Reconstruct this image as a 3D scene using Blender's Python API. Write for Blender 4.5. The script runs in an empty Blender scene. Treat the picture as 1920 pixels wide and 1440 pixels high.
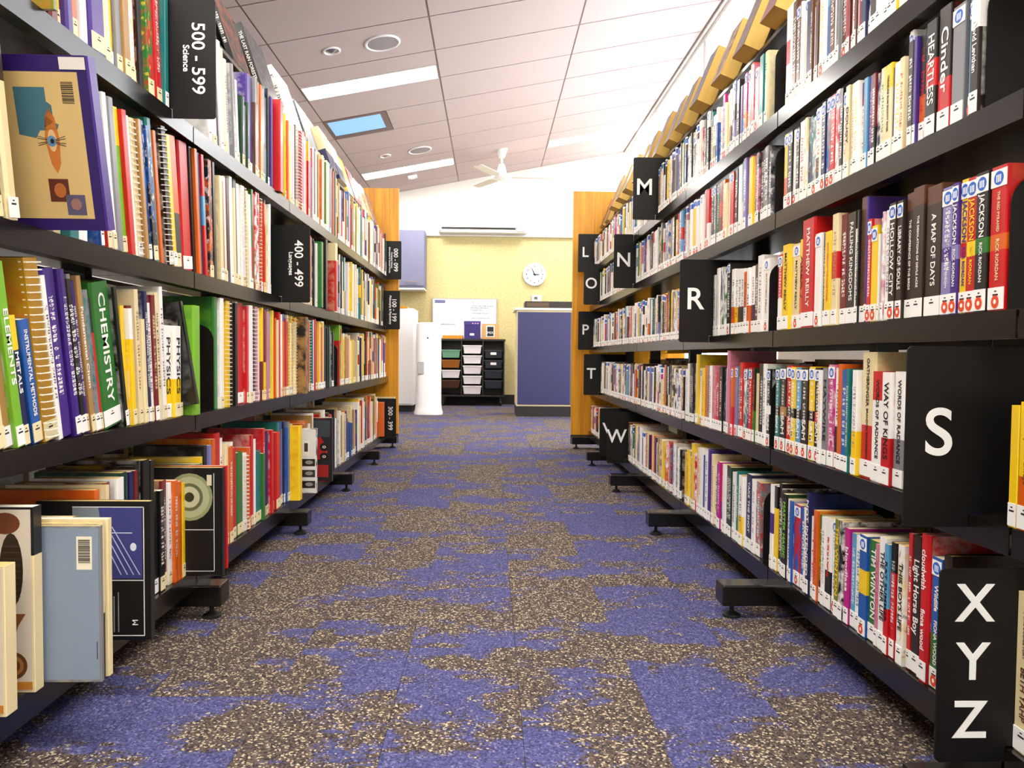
import bpy, bmesh, math, random
from mathutils import Matrix, Vector, Euler

# ------------------------------------------------------------------ camera
scene = bpy.context.scene
COL = scene.collection
EYE = 0.6907
cam_data = bpy.data.cameras.new('camera')
cam = bpy.data.objects.new('camera', cam_data)
COL.objects.link(cam)
PITCH, YAW, ROLL = 0.03664, 0.029505, 0.008855
cam.rotation_mode = 'XYZ'
_m = (Matrix.Rotation(-YAW, 4, 'Z') @ Matrix.Rotation(math.pi / 2 - PITCH, 4, 'X') @ Matrix.Rotation(ROLL, 4, 'Z'))
cam.matrix_world = Matrix.Translation((0, 0, EYE)) @ _m
cam_data.sensor_width = 36.0
cam_data.lens = 1400.0 / 1920.0 * 36.0
cam_data.clip_start = 0.02
scene.camera = cam

# ------------------------------------------------------------------ world (overcast daylight outside the windows)
world = bpy.data.worlds.new('daylight')
scene.world = world
world.use_nodes = True
_bg = world.node_tree.nodes['Background']
_bg.inputs[0].default_value = (0.93, 0.96, 1.0, 1)
_bg.inputs[1].default_value = 2.7

# ------------------------------------------------------------------ exposure
scene.view_settings.view_transform = 'Standard'
scene.view_settings.look = 'None'
scene.view_settings.exposure = 1.2
scene.view_settings.gamma = 1.0
scene.view_settings.use_curve_mapping = False
LAMP = 26.0          # emission of the ceiling lamps' diffusers
try:
    scene.cycles.use_denoising = True
    scene.cycles.max_bounces = 6
    scene.cycles.diffuse_bounces = 2
    scene.cycles.glossy_bounces = 2
    scene.cycles.transparent_max_bounces = 6
    scene.cycles.sample_clamp_indirect = 8
    scene.cycles.use_adaptive_sampling = True
    scene.cycles.adaptive_threshold = .025
except Exception:
    pass

rng = random.Random(7)

# ------------------------------------------------------------------ material helpers
def lin(h):
    c = [int(h[i:i + 2], 16) / 255 for i in (0, 2, 4)]
    return tuple(x / 12.92 if x <= .04045 else ((x + .055) / 1.055) ** 2.4 for x in c)

class NT:
    """tiny node-tree writer"""
    def __init__(s, name):
        s.m = bpy.data.materials.new(name); s.m.use_nodes = True
        s.t = s.m.node_tree; s.n = s.t.nodes; s.l = s.t.links
        s.b = s.n['Principled BSDF']
    def node(s, typ, **kw):
        x = s.n.new(typ)
        for k, v in kw.items(): setattr(x, k, v)
        return x
    def put(s, sock, v):
        if isinstance(v, bpy.types.NodeSocket): s.l.new(v, sock)
        elif v is not None: sock.default_value = v
    def math(s, op, a, b=None, c=None, clamp=False):
        x = s.node('ShaderNodeMath', operation=op, use_clamp=clamp)
        s.put(x.inputs[0], a)
        if b is not None: s.put(x.inputs[1], b)
        if c is not None: s.put(x.inputs[2], c)
        return x.outputs[0]
    def mix(s, f, a, b, blend='MIX'):
        x = s.node('ShaderNodeMix', data_type='RGBA', blend_type=blend)
        s.put(x.inputs[0], f)
        s.put(x.inputs[6], a if isinstance(a, bpy.types.NodeSocket) else (*a[:3], 1))
        s.put(x.inputs[7], b if isinstance(b, bpy.types.NodeSocket) else (*b[:3], 1))
        return x.outputs[2]
    def attr(s, name):
        return s.node('ShaderNodeAttribute', attribute_name=name)
    def coord(s, which='Object'):
        return s.node('ShaderNodeTexCoord').outputs[which]
    def mapping(s, vec, scale=(1, 1, 1), loc=(0, 0, 0)):
        x = s.node('ShaderNodeMapping')
        s.put(x.inputs[0], vec); x.inputs[1].default_value = loc; x.inputs[3].default_value = scale
        return x.outputs[0]
    def noise(s, vec, scale, detail=2, rough=.5):
        x = s.node('ShaderNodeTexNoise'); s.put(x.inputs['Vector'], vec)
        x.inputs['Scale'].default_value = scale; x.inputs['Detail'].default_value = detail; x.inputs['Roughness'].default_value = rough
        return x.outputs[0]
    def ramp(s, f, stops):
        x = s.node('ShaderNodeValToRGB'); s.put(x.inputs[0], f)
        e = x.color_ramp.elements
        while len(e) < len(stops): e.new(.5)
        for k, (p, c) in enumerate(stops): e[k].position = p; e[k].color = (*c[:3], 1)
        return x.outputs[0]
    def step(s, v, lo, hi):
        x = s.node('ShaderNodeMapRange'); s.put(x.inputs[0], v)
        x.inputs[1].default_value = lo; x.inputs[2].default_value = hi
        return x.outputs[0]
    def bump(s, h, strength=.3, dist=.001):
        x = s.node('ShaderNodeBump'); x.inputs[0].default_value = strength; x.inputs[1].default_value = dist
        s.put(x.inputs['Height'], h); s.l.new(x.outputs[0], s.b.inputs['Normal'])
    def sep(s, v):
        x = s.node('ShaderNodeSeparateXYZ'); s.put(x.inputs[0], v); return x.outputs
    def comb(s, a, b, c=0.0):
        x = s.node('ShaderNodeCombineXYZ'); s.put(x.inputs[0], a); s.put(x.inputs[1], b); s.put(x.inputs[2], c); return x.outputs[0]

MATS = {}
def simple(name, col, rough=.5, metal=0., spec=.5, grain=0., gscale=60., bump=0., emit=0., coat=0.):
    """plain surface with a little procedural tone variation"""
    if name in MATS: return MATS[name]
    t = NT(name)
    c = lin(col) if isinstance(col, str) else col
    n = t.noise(t.coord(), gscale, 3)
    f = t.math('MULTIPLY_ADD', n, grain * 2, 1 - grain)
    x = t.node('ShaderNodeVectorMath', operation='SCALE'); x.inputs[0].default_value = c; t.l.new(f, x.inputs['Scale'])
    t.l.new(x.outputs[0], t.b.inputs['Base Color'])
    t.b.inputs['Roughness'].default_value = rough; t.b.inputs['Metallic'].default_value = metal
    t.b.inputs['Specular IOR Level'].default_value = spec
    if coat: t.b.inputs['Coat Weight'].default_value = coat
    if bump: t.bump(t.noise(t.coord(), gscale * 4, 2), bump, .001)
    if emit:
        t.b.inputs['Emission Color'].default_value = (*c, 1); t.b.inputs['Emission Strength'].default_value = emit
    MATS[name] = t.m
    return t.m

# ------------------------------------------------------------------ mesh helpers
class B:
    """a bmesh that collects shapes and becomes ONE mesh object"""
    def __init__(s): s.bm = bmesh.new()
    def box(s, x0, x1, y0, y1, z0, z1, mi=0, bev=0.):
        v = [s.bm.verts.new(p) for p in ((x0, y0, z0), (x1, y0, z0), (x1, y1, z0), (x0, y1, z0), (x0, y0, z1), (x1, y0, z1), (x1, y1, z1), (x0, y1, z1))]
        fs = [s.bm.faces.new([v[i] for i in q]) for q in ((0, 3, 2, 1), (4, 5, 6, 7), (0, 1, 5, 4), (1, 2, 6, 5), (2, 3, 7, 6), (3, 0, 4, 7))]
        for f in fs: f.material_index = mi
        if bev:
            es = list({e for f in fs for e in f.edges})
            r = bmesh.ops.bevel(s.bm, geom=es, offset=bev, segments=2, profile=.5, affect='EDGES')
            for f in r['faces']: f.material_index = mi
        return s
    def hexa(s, bot, top, mi=0):
        """four bottom and four top corners"""
        v = [s.bm.verts.new(p) for p in (*bot, *top)]
        for q in ((0, 3, 2, 1), (4, 5, 6, 7), (0, 1, 5, 4), (1, 2, 6, 5), (2, 3, 7, 6), (3, 0, 4, 7)):
            s.bm.faces.new([v[i] for i in q]).material_index = mi
        return s
    def prism(s, pts, axis, a, b, mi=0):
        """polygon in the plane across axis, extruded from a to b"""
        def P(p, w): return {'X': (w, p[0], p[1]), 'Y': (p[0], w, p[1]), 'Z': (p[0], p[1], w)}[axis]
        lo = [s.bm.verts.new(P(p, a)) for p in pts]; hi = [s.bm.verts.new(P(p, b)) for p in pts]
        n = len(pts)
        fs = [s.bm.faces.new(lo), s.bm.faces.new(hi)] + [s.bm.faces.new((lo[i], lo[(i + 1) % n], hi[(i + 1) % n], hi[i])) for i in range(n)]
        for f in fs: f.material_index = mi
        return s
    def lathe(s, prof, c=(0, 0, 0), seg=20, mi=0, axis='Z', arc=1.0):
        """profile of (radius, height) turned about an axis through c"""
        rings = []
        for r, h in prof:
            ring = []
            for k in range(seg):
                a = 2 * math.pi * k / seg
                p = (r * math.cos(a), r * math.sin(a), h)
                if axis == 'Y': p = (p[0], p[2], p[1])
                if axis == 'X': p = (p[2], p[0], p[1])
                ring.append(s.bm.verts.new((p[0] + c[0], p[1] + c[1], p[2] + c[2])))
            rings.append(ring)
        for a, b in zip(rings, rings[1:]):
            for k in range(seg):
                s.bm.faces.new((a[k], a[(k + 1) % seg], b[(k + 1) % seg], b[k])).material_index = mi
        for ring in (rings[0], rings[-1]):
            s.bm.faces.new(ring).material_index = mi
        return s
    def tube(s, pts, r, seg=8, mi=0):
        rings = []
        for i, p in enumerate(pts):
            p = Vector(p)
            d = (Vector(pts[min(i + 1, len(pts) - 1)]) - Vector(pts[max(i - 1, 0)])).normalized()
            u = d.orthogonal().normalized(); w = d.cross(u)
            rings.append([s.bm.verts.new(p + (u * math.cos(2 * math.pi * k / seg) + w * math.sin(2 * math.pi * k / seg)) * r) for k in range(seg)])
        for a, b in zip(rings, rings[1:]):
            for k in range(seg): s.bm.faces.new((a[k], a[(k + 1) % seg], b[(k + 1) % seg], b[k])).material_index = mi
        s.bm.faces.new(rings[0]); s.bm.faces.new(rings[-1])
        return s
    def mesh(s, name, mats, smooth=False):
        bmesh.ops.recalc_face_normals(s.bm, faces=s.bm.faces)
        me = bpy.data.meshes.new(name); s.bm.to_mesh(me); s.bm.free()
        for m in (mats if isinstance(mats, (list, tuple)) else [mats]): me.materials.append(m)
        if smooth:
            for p in me.polygons: p.use_smooth = True
            try: me.set_sharp_from_angle(angle=.7)
            except Exception: pass
        return me
    def obj(s, name, mats, parent=None, loc=(0, 0, 0), rot=(0, 0, 0), smooth=False):
        return link(name, s.mesh(name, mats, smooth), parent, loc, rot)

def link(name, data, parent=None, loc=(0, 0, 0), rot=(0, 0, 0)):
    o = bpy.data.objects.new(name, data); COL.objects.link(o)
    o.location = loc; o.rotation_euler = rot
    if parent is not None: o.parent = parent
    return o
def tag(o, label, cat, group=None):
    o['label'] = label; o['category'] = cat
    if group: o['group'] = group
    return o
def thing(name, label, cat, loc=(0, 0, 0), rot=(0, 0, 0), group=None):
    return tag(link(name, None, None, loc, rot), label, cat, group)
def struct(o):
    o['kind'] = 'structure'; return o
def rrect(x0, x1, z0, z1, r, corners=(1, 1, 1, 1), n=5):
    """rounded rectangle outline; corners: bl br tr tl"""
    pts = []
    for (cx, cz, a0, on) in ((x0 + r, z0 + r, math.pi, corners[0]), (x1 - r, z0 + r, 1.5 * math.pi, corners[1]), (x1 - r, z1 - r, 0, corners[2]), (x0 + r, z1 - r, .5 * math.pi, corners[3])):
        if on:
            for k in range(n + 1):
                a = a0 + k * math.pi / 2 / n; pts.append((cx + r * math.cos(a), cz + r * math.sin(a)))
        else:
            pts.append((cx + (r if cx > (x0 + x1) / 2 else -r), cz + (r if cz > (z0 + z1) / 2 else -r)))
    return pts
FONTS = []
M_WHITE_INK = simple('white_lettering', 'f6f6f2', .5)
def text(s, size, parent, mat, loc, axes, name='lettering', align='CENTER', xscale=1.0, ext=.0004, name_space=1.0, bold=0.):
    """flat lettering as thin raised geometry; axes = local directions of (reading, up)"""
    cu = bpy.data.curves.new(name, 'FONT'); cu.body = s; cu.size = size; cu.align_x = align; cu.align_y = 'CENTER'
    cu.extrude = ext; cu.resolution_u = 3 if size < .06 else 8; cu.space_character = name_space
    cu.materials.append(mat); cu.offset = bold; FONTS.append(None)
    o = bpy.data.objects.new(name, cu); COL.objects.link(o)
    x, y = Vector(axes[0]), Vector(axes[1]); z = x.cross(y)
    m = Matrix((x, y, z)).transposed().to_4x4()
    o.matrix_local = Matrix.Translation(loc) @ m @ Matrix.Diagonal((xscale, 1, 1, 1))
    if parent is not None: o.parent = parent
    FONTS[-1] = o
    return o
def letters_to_mesh():
    """turn the lettering curves into plain mesh parts"""
    bpy.context.view_layer.update()
    dg = bpy.context.evaluated_depsgraph_get()
    for o in FONTS:
        me = bpy.data.meshes.new_from_object(o.evaluated_get(dg))
        nm, par, ml = o.name.split('.')[0], o.parent, o.matrix_local.copy()
        cu = o.data; bpy.data.objects.remove(o); bpy.data.curves.remove(cu)
        n = bpy.data.objects.new(nm, me); COL.objects.link(n); n.parent = par; n.matrix_local = ml

# ------------------------------------------------------------------ materials
def mat_carpet():
    t = NT('carpet_loop_pile')
    oi = t.node('ShaderNodeObjectInfo')
    geo = t.node('ShaderNodeNewGeometry').outputs['Position']
    off = t.node('ShaderNodeVectorMath', operation='SCALE'); off.inputs[0].default_value = (7.3, 5.1, 3.7); t.l.new(oi.outputs['Random'], off.inputs['Scale'])
    add = t.node('ShaderNodeVectorMath', operation='ADD'); t.l.new(geo, add.inputs[0])
    sc = t.node('ShaderNodeVectorMath', operation='SCALE'); t.l.new(off.outputs[0], sc.inputs[0]); sc.inputs['Scale'].default_value = .10
    t.l.new(sc.outputs[0], add.inputs[1])
    pos = add.outputs[0]
    # blocky patches: warped cells, wider than deep
    n1 = t.noise(t.mapping(pos, (2.6, 4.6, 1)), 1.0, 5, .68)
    vor = t.node('ShaderNodeTexVoronoi', distance='CHEBYCHEV'); t.put(vor.inputs['Vector'], t.mapping(pos, (4.0, 7.5, 1))); vor.inputs['Scale'].default_value = 1.0
    cell = t.sep(vor.outputs['Color'])[0]
    streak = t.noise(t.mapping(pos, (18, 60, 1)), 1.0, 3, .6)
    m = t.math('ADD', t.math('MULTIPLY', n1, 1.25), t.math('MULTIPLY', cell, .13))
    m = t.math('ADD', m, t.math('MULTIPLY', streak, .16))
    m = t.math('ADD', m, t.math('MULTIPLY', oi.outputs['Random'], .14))
    fine = t.node('ShaderNodeTexVoronoi'); t.put(fine.inputs['Vector'], geo); fine.inputs['Scale'].default_value = 260
    fc = t.sep(fine.outputs['Color'])
    patch = t.step(t.math('ADD', m, t.math('MULTIPLY', fc[2], .07)), .845, .87)
    speck = t.step(fc[0], .82, .90)
    dark = t.step(fc[1], .45, .75)
    blue = t.mix(dark, lin('50517e'), lin('3b3c60'))
    blue = t.mix(t.math('MULTIPLY', speck, .22), blue, lin('b9b4cf'))
    taupe = t.mix(dark, lin('5c4f48'), lin('363032'))
    taupe = t.mix(t.math('MULTIPLY', speck, .75), taupe, lin('cdbd9e'))
    t.l.new(t.mix(patch, blue, taupe), t.b.inputs['Base Color'])
    t.b.inputs['Roughness'].default_value = .95; t.b.inputs['Specular IOR Level'].default_value = .1
    rib = t.math('SINE', t.math('MULTIPLY', t.sep(geo)[0], 900))
    t.bump(t.math('ADD', t.math('MULTIPLY', fine.outputs['Distance'], -1.2), t.math('MULTIPLY', rib, .15)), .5, .004)
    return t.m
def mat_wood():
    t = NT('golden_wood_veneer')
    o = t.coord()
    a = t.noise(t.mapping(o, (9, 9, .5)), 3, 6, .6)
    b = t.noise(t.mapping(o, (160, 160, 1.6)), 1, 4, .6)
    f = t.math('ADD', t.math('MULTIPLY', a, .5), t.math('MULTIPLY', b, .6))
    t.l.new(t.ramp(f, [(.30, lin('a45d06')), (.52, lin('d28a0a')), (.72, lin('ecad1a'))]), t.b.inputs['Base Color'])
    t.b.inputs['Roughness'].default_value = .4; t.bump(b, .1)
    return t.m
def mat_steel():
    t = NT('black_powder_coated_steel')
    n = t.noise(t.coord(), 900, 2)
    t.b.inputs['Base Color'].default_value = (*lin('120f0b'), 1)
    t.l.new(t.math('MULTIPLY_ADD', n, .10, .17), t.b.inputs['Roughness'])
    t.b.inputs['Specular IOR Level'].default_value = .6
    t.bump(n, .05, .0004)
    return t.m
def mat_pin():
    t = NT('cream_textured_wall')
    o = t.coord()
    n = t.noise(o, 45, 5, .7); k = t.noise(o, 6, 2)
    c = t.ramp(n, [(.3, lin('b8a566')), (.7, lin('dccf98'))])
    t.l.new(t.mix(t.math('MULTIPLY', k, .25), c, lin('d6cca4')), t.b.inputs['Base Color'])
    t.b.inputs['Roughness'].default_value = .9; t.bump(n, .4, .004)
    return t.m
def mat_tile():
    t = NT('mineral_ceiling_tile')
    o = t.coord()
    n = t.noise(o, 220, 3, .7)
    t.l.new(t.ramp(n, [(.3, lin('b9a5a1')), (.62, lin('c9b6b1'))]), t.b.inputs['Base Color'])
    t.b.inputs['Roughness'].default_value = .95; t.bump(n, .35, .002)
    return t.m
def mat_pages():
    t = NT('paper_page_block')
    a = t.attr('bco'); v = t.sep(a.outputs['Vector'])
    lines = t.noise(t.comb(t.math('MULTIPLY', v[1], 2600), t.math('MULTIPLY', v[2], 6), t.math('MULTIPLY', v[0], 6)), 1, 2)
    pc = t.attr('c1')
    t.l.new(t.mix(t.step(lines, .45, .75), pc.outputs['Color'], lin('a98f62')), t.b.inputs['Base Color'])
    t.b.inputs['Roughness'].default_value = .85
    return t.m
def mat_cover():
    """printed cover: colour fields, a picture, lettering too small to read; the colours come from the book's own attributes"""
    t = NT('printed_book_cover')
    c1, c2, c3, pr, p2 = (t.attr(n) for n in ('c1', 'c2', 'c3', 'prm', 'lab'))
    co = t.sep(t.attr('bco').outputs['Vector']); x, y, z = co[0], co[1], co[2]
    P = t.sep(pr.outputs['Vector']); seed, th, hh = P[0], P[1], P[2]; pic = pr.outputs['Alpha']
    L = t.sep(p2.outputs['Vector']); labh, stk, ring = L[0], L[1], L[2]
    spine = t.math('LESS_THAN', x, .006)
    v = t.math('DIVIDE', z, hh); u = t.math('DIVIDE', y, th)
    band = t.math('MULTIPLY', t.math('GREATER_THAN', v, c1.outputs['Alpha']), t.math('LESS_THAN', v, c2.outputs['Alpha']))
    col = t.mix(band, c1.outputs['Color'], c2.outputs['Color'])
    sv = t.comb(t.math('MULTIPLY_ADD', seed, 37.0, t.math('MULTIPLY', x, 22)), t.math('MULTIPLY', y, 45), t.math('MULTIPLY', z, 26))
    pn = t.noise(sv, 1, 4, .6)
    face = t.math('SUBTRACT', 1.0, spine)
    pf = t.math('MULTIPLY', t.step(pn, .44, .60), t.math('MAXIMUM', pic, t.math('MULTIPLY', face, .35)))
    col = t.mix(pf, col, c2.outputs['Color'])
    pf2 = t.math('MULTIPLY', t.step(t.noise(sv, 2.3, 2), .58, .66), t.math('MULTIPLY', pic, .6))
    col = t.mix(pf2, col, c3.outputs['Color'])
    # lettering-like print running down the spine
    p = t.math('MAXIMUM', .0042, t.math('MINIMUM', t.math('MULTIPLY', th, .42), .0078))
    a = t.math('DIVIDE', t.math('SUBTRACT', hh, z), p)
    cell = t.math('FLOOR', a); gx = t.math('FLOOR', t.math('MULTIPLY', t.math('FRACT', a), 4))
    uu = t.math('ADD', t.math('DIVIDE', t.math('MULTIPLY', t.math('SUBTRACT', u, .5), th), t.math('MINIMUM', t.math('MULTIPLY', th, .56), .013)), .5)
    gy = t.math('FLOOR', t.math('MULTIPLY', uu, 5))
    wn = t.node('ShaderNodeTexWhiteNoise', noise_dimensions='3D')
    t.put(wn.inputs['Vector'], t.comb(t.math('MULTIPLY_ADD', cell, 4, gx), gy, t.math('MULTIPLY', seed, 91)))
    wd = t.node('ShaderNodeTexWhiteNoise', noise_dimensions='2D'); t.put(wd.inputs['Vector'], t.comb(cell, t.math('MULTIPLY', seed, 57)))
    tx = t.math('MULTIPLY', t.math('GREATER_THAN', wn.outputs[0], .40), t.math('LESS_THAN', gx, 2.5))
    tx = t.math('MULTIPLY', tx, t.math('GREATER_THAN', wd.outputs[0], .16))
    tx = t.math('MULTIPLY', tx, t.math('MULTIPLY', t.math('GREATER_THAN', uu, 0.0), t.math('LESS_THAN', uu, 1.0)))
    tx = t.math('MULTIPLY', tx, t.math('MULTIPLY', t.math('GREATER_THAN', v, .25), t.math('LESS_THAN', v, .84)))
    tx = t.math('MULTIPLY', tx, t.math('MULTIPLY', c3.outputs['Alpha'], spine))
    col = t.mix(tx, col, c3.outputs['Color'])
    # small paper tag at the foot and sticker at the head (far shelves only: near books carry them as pieces)
    lab = t.math('MULTIPLY', spine, t.math('MULTIPLY', t.math('LESS_THAN', z, labh), t.math('GREATER_THAN', z, .003)))
    col = t.mix(lab, col, lin('f4f1ea'))
    ink = t.math('MULTIPLY', lab, t.math('MULTIPLY', t.math('GREATER_THAN', z, .019), t.math('LESS_THAN', z, .023)))
    col = t.mix(t.math('MULTIPLY', ink, t.math('LESS_THAN', t.math('ABSOLUTE', t.math('SUBTRACT', u, .5)), .3)), col, lin('1c1a1a'))
    rg_ = t.math('MULTIPLY', t.math('MULTIPLY', lab, ring), t.math('LESS_THAN', t.math('ABSOLUTE', t.math('SUBTRACT', z, .010)), .006))
    col = t.mix(t.math('MULTIPLY', rg_, t.math('LESS_THAN', t.math('ABSOLUTE', t.math('SUBTRACT', u, .5)), .38)), col, lin('e2571c'))
    top = t.math('MULTIPLY', spine, t.math('GREATER_THAN', z, t.math('SUBTRACT', hh, stk)))
    col = t.mix(top, col, lin('f2f3f3'))
    tb = t.math('MULTIPLY', top, t.math('LESS_THAN', t.math('ABSOLUTE', t.math('SUBTRACT', z, t.math('MULTIPLY_ADD', stk, -.5, hh))), .009))
    col = t.mix(tb, col, lin('1a62c4'))
    t.l.new(col, t.b.inputs['Base Color'])
    t.b.inputs['Roughness'].default_value = .38
    t.b.inputs['Coat Weight'].default_value = .25; t.b.inputs['Coat Roughness'].default_value = .2
    return t.m

M_CARPET, M_WOOD, M_STEEL, M_PIN, M_TILE = mat_carpet(), mat_wood(), mat_steel(), mat_pin(), mat_tile()
M_PAGES, M_COVER = mat_pages(), mat_cover()
M_WALL = simple('white_wall_paint', 'f1ece4', .8, grain=.03, gscale=8)
M_GRID = simple('shaded_grid_metal', '745e5a', .5, grain=.04)  # dark tone puts the shade of the tile joints into the bars
M_SLAB = simple('plenum_board', '8c807c', .9, grain=.05)
M_SIGN = simple('matt_black_plastic', '0b0908', .5, spec=.3, grain=.05)
M_RUBBER = simple('black_rubber', '0b0b0b', .7, grain=.05)
M_CHROME = simple('bright_steel', 'b8b8bc', .25, 1.0)
M_WHITEP = simple('white_plastic', 'f2f0ee', .35, grain=.02)
M_PAPER = simple('white_label_paper', 'f7f4ee', .6, grain=.02)
M_CREAMP = simple('aged_label_paper', 'ecdcae', .6, grain=.06)
M_INK = simple('black_ink', '141112', .6)
M_BLUESTK = simple('blue_sticker', '1a62c4', .4)
M_REDSTK = simple('orange_red_sticker', 'e2481a', .4)
M_BLACKB = simple('black_skirting', '12100f', .6, grain=.1)

# ------------------------------------------------------------------ floor of carpet planks
X0, X1, Y0, Y1 = -4.6, 1.9, -3.0, 10.8
floor = struct(B().box(X0, X1, Y0, Y1, -.12, -.006).obj('floor', simple('floor_screed', '6a6258', .9)))
pl_mesh = B().box(.0005, .2495, .0005, .9995, -.006, 0).mesh('carpet_plank', M_CARPET)
for i in range(-7, 9):
    sh = (0, .5, .25, .75)[i % 4]
    for j in range(-1, 11):
        y = j + sh
        if y > 10.6 or i * .25 + .25 > X1: continue
        link('carpet_plank', pl_mesh, floor, (i * .25 + .065, y, 0))
    
# ------------------------------------------------------------------ ceiling: slopes up to the window wall
TH = math.atan(.1936); CT = math.cos(TH)
def cz(x): return 3.275 + .1936 * x
U = [-.4787 + 1.2 * k for k in range(-3, 3)]        # grid lines along the room, measured up the slope
ceiling = struct(B().box(X0 / CT - .05, 1.93, Y0, Y1, .014, .09).obj('ceiling', M_SLAB, None, (0, 0, 3.275), (0, -TH, 0)))
VS = [5.6 + .6 * k for k in range(-14, 9)]          # grid lines across the room
holes = {}
lights = []
for col_, ys in ((1, (-2.5, .5, 3.5, 6.5, 9.5)), (3, (-2.5, .5, 3.5, 9.5)), (2, (-2.5, .5))):
    for y in ys: lights.append((col_ + 1, y))
tile_cache = {}
def tile(u0, u1, v0, v1):
    if v1 - v0 < .02: return
    k = (round(u1 - u0, 3), round(v1 - v0, 3))
    if k not in tile_cache:
        tile_cache[k] = B().box(.007, k[0] - .007, .007, k[1] - .007, 0, .014).mesh('ceiling_tile', M_TILE)
    link('ceiling_tile', tile_cache[k], ceiling, (u0, v0, 0))
for c in range(len(U) - 1):
    for v0 in VS:
        v1 = min(v0 + .6, Y1)
        if v1 < 2.9: continue
        lt = [y for cc, y in lights if cc == c and v0 - .01 <= y < v1 - .05]
        if lt:
            y = lt[0]; tile(U[c], U[c + 1], v0, y); tile(U[c], U[c + 1], y + .3, v1)
        elif c == 2 and abs(v0 - 7.4) < .05:
            tile(U[c] + .62, U[c + 1], v0, v1)
        else:
            tile(U[c], U[c + 1], v0, v1)
for u in U: B().box(u - .011, u + .011, Y0, Y1, .003, .014).obj('grid_bar', M_GRID, ceiling)
for v in VS[10:]: B().box(U[0], U[-1], v - .009, v + .009, .004, .014).obj('grid_bar', M_GRID, ceiling)

M_LAMP = simple('lit_lamp_diffuser', (1.0, .96, .90), .5, emit=LAMP)
lt_word = {(2, 6.5): 'bright ceiling light panel between the two round speakers', (2, 9.5): 'ceiling light strip beside the small detector near the far wall',
           (4, 9.5): 'ceiling light strip high beyond the ceiling fan'}
fr = B()
fr.box(0, 1.176, 0, .012, -.006, .014); fr.box(0, 1.176, .288, .30, -.006, .014); fr.box(0, .012, .012, .288, -.006, .014); fr.box(1.164, 1.176, .012, .288, -.006, .014)
fr_mesh = fr.mesh('frame', M_WHITEP)
df_mesh = B().box(.012, 1.164, .012, .288, -.002, .008).mesh('diffuser', M_LAMP)
for n, (c, y) in enumerate(lights):
    u = U[c] + .012
    o = thing('ceiling_light', lt_word.get((c, y), 'long ceiling light panel over the near end of the aisle'), 'ceiling light', (u * CT, y, 3.275 + u * math.sin(TH)), (0, -TH, 0), 'ceiling light panels')
    link('frame', fr_mesh, o); link('diffuser', df_mesh, o)
# skylight
u0 = -1.6787; o = thing('skylight', 'small blue skylight set in the ceiling tiles above the shelving', 'skylight', (u0 * CT, 7.4, 3.275 + u0 * math.sin(TH)), (0, -TH, 0))
s = B(); s.box(0, .62, 0, .05, -.004, .014); s.box(0, .62, .50, .60, -.004, .014); s.box(0, .03, .05, .5, -.004, .014); s.box(.56, .62, .05, .5, -.004, .014)
s.obj('frame', M_GRID, o)
B().box(.03, .56, .05, .5, .002, .012).obj('pane', simple('blue_sky_pane', (.13, .27, .46), .3, emit=.75), o)
# round speakers, detectors
def ceil_round(name, label, cat, x, y, prof_ring, prof_in, m1, m2, inner):
    o = thing(name, label, cat, (x, y, cz(x)), (0, -TH, 0), None)
    B().lathe(prof_ring, seg=28).obj('rim', m1, o, smooth=True); B().lathe(prof_in, seg=24).obj(inner, m2, o, smooth=True)
M_MESHG = simple('grey_speaker_mesh', '9a9290', .7, grain=.2, gscale=400)
for x, y, l in ((-.853, 5.9, 'round ceiling speaker nearer the camera, beside the bright light panel'), (-.845, 8.91, 'round ceiling speaker farther along, beyond the blue skylight')):
    ceil_round('ceiling_speaker', l, 'speaker', x, y, [(.14, .002), (.14, -.008), (.128, -.012), (.118, -.006), (.118, .002)], [(.118, .002), (.117, -.006), (.06, -.009), (.002, -.010)], M_WHITEP, M_MESHG, 'grille')
for x, y, l in ((-1.24, 5.885, 'small round recessed downlight next to the nearer ceiling speaker'), (-1.25, 8.893, 'small round recessed downlight next to the farther ceiling speaker')):
    ceil_round('downlight', l, 'downlight', x, y, [(.07, .002), (.07, -.006), (.058, -.01), (.05, -.003), (.05, .002)], [(.05, .002), (.03, -.004), (.012, -.016), (.002, -.018)], M_WHITEP, M_CHROME, 'lamp')
o = thing('smoke_detector', 'small white square detector on the ceiling near the far wall', 'detector', (-1.048, 10.0, cz(-1.048)), (0, -TH, 0))
B().box(-.06, .06, -.05, .05, -.035, 0, bev=.008).obj('housing', M_WHITEP, o); B().lathe([(.03, -.036), (.026, -.045), (.002, -.046)], seg=16).obj('sensor', M_WHITEP, o)

# ceiling fan
fx, fy, fz = .127, 9.535, 2.98
o = thing('ceiling_fan', 'white ceiling fan with three blades hanging from the sloping ceiling', 'fan', (fx, fy, fz))
zt = cz(fx) - fz
B().lathe([(.035, zt - .10), (.05, zt - .06), (.075, zt + .015), (.02, zt + .02)], seg=20).obj('canopy', M_WHITEP, o, smooth=True)
B().tube([(0, 0, .06), (0, 0, zt - .08)], .014).obj('downrod', M_WHITEP, o, smooth=True)
B().lathe([(.035, .14), (.055, .07), (.06, .03), (.05, .025), (.115, .01), (.125, -.015), (.12, -.035), (.06, -.06), (.01, -.07)], seg=28).obj('motor_housing', M_WHITEP, o, smooth=True)
for a in (2, 122, 242):
    b = B(); b.prism([(.12, -.03), (.2, -.062), (.62, -.055), (.64, -.03), (.64, .03), (.62, .055), (.2, .062), (.12, .03)], 'Z', -.026, -.020)
    b.obj('blade', simple('pale_fan_blade', 'd8d0bc', .5), o, rot=(math.radians(8), 0, math.radians(a)))

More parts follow.
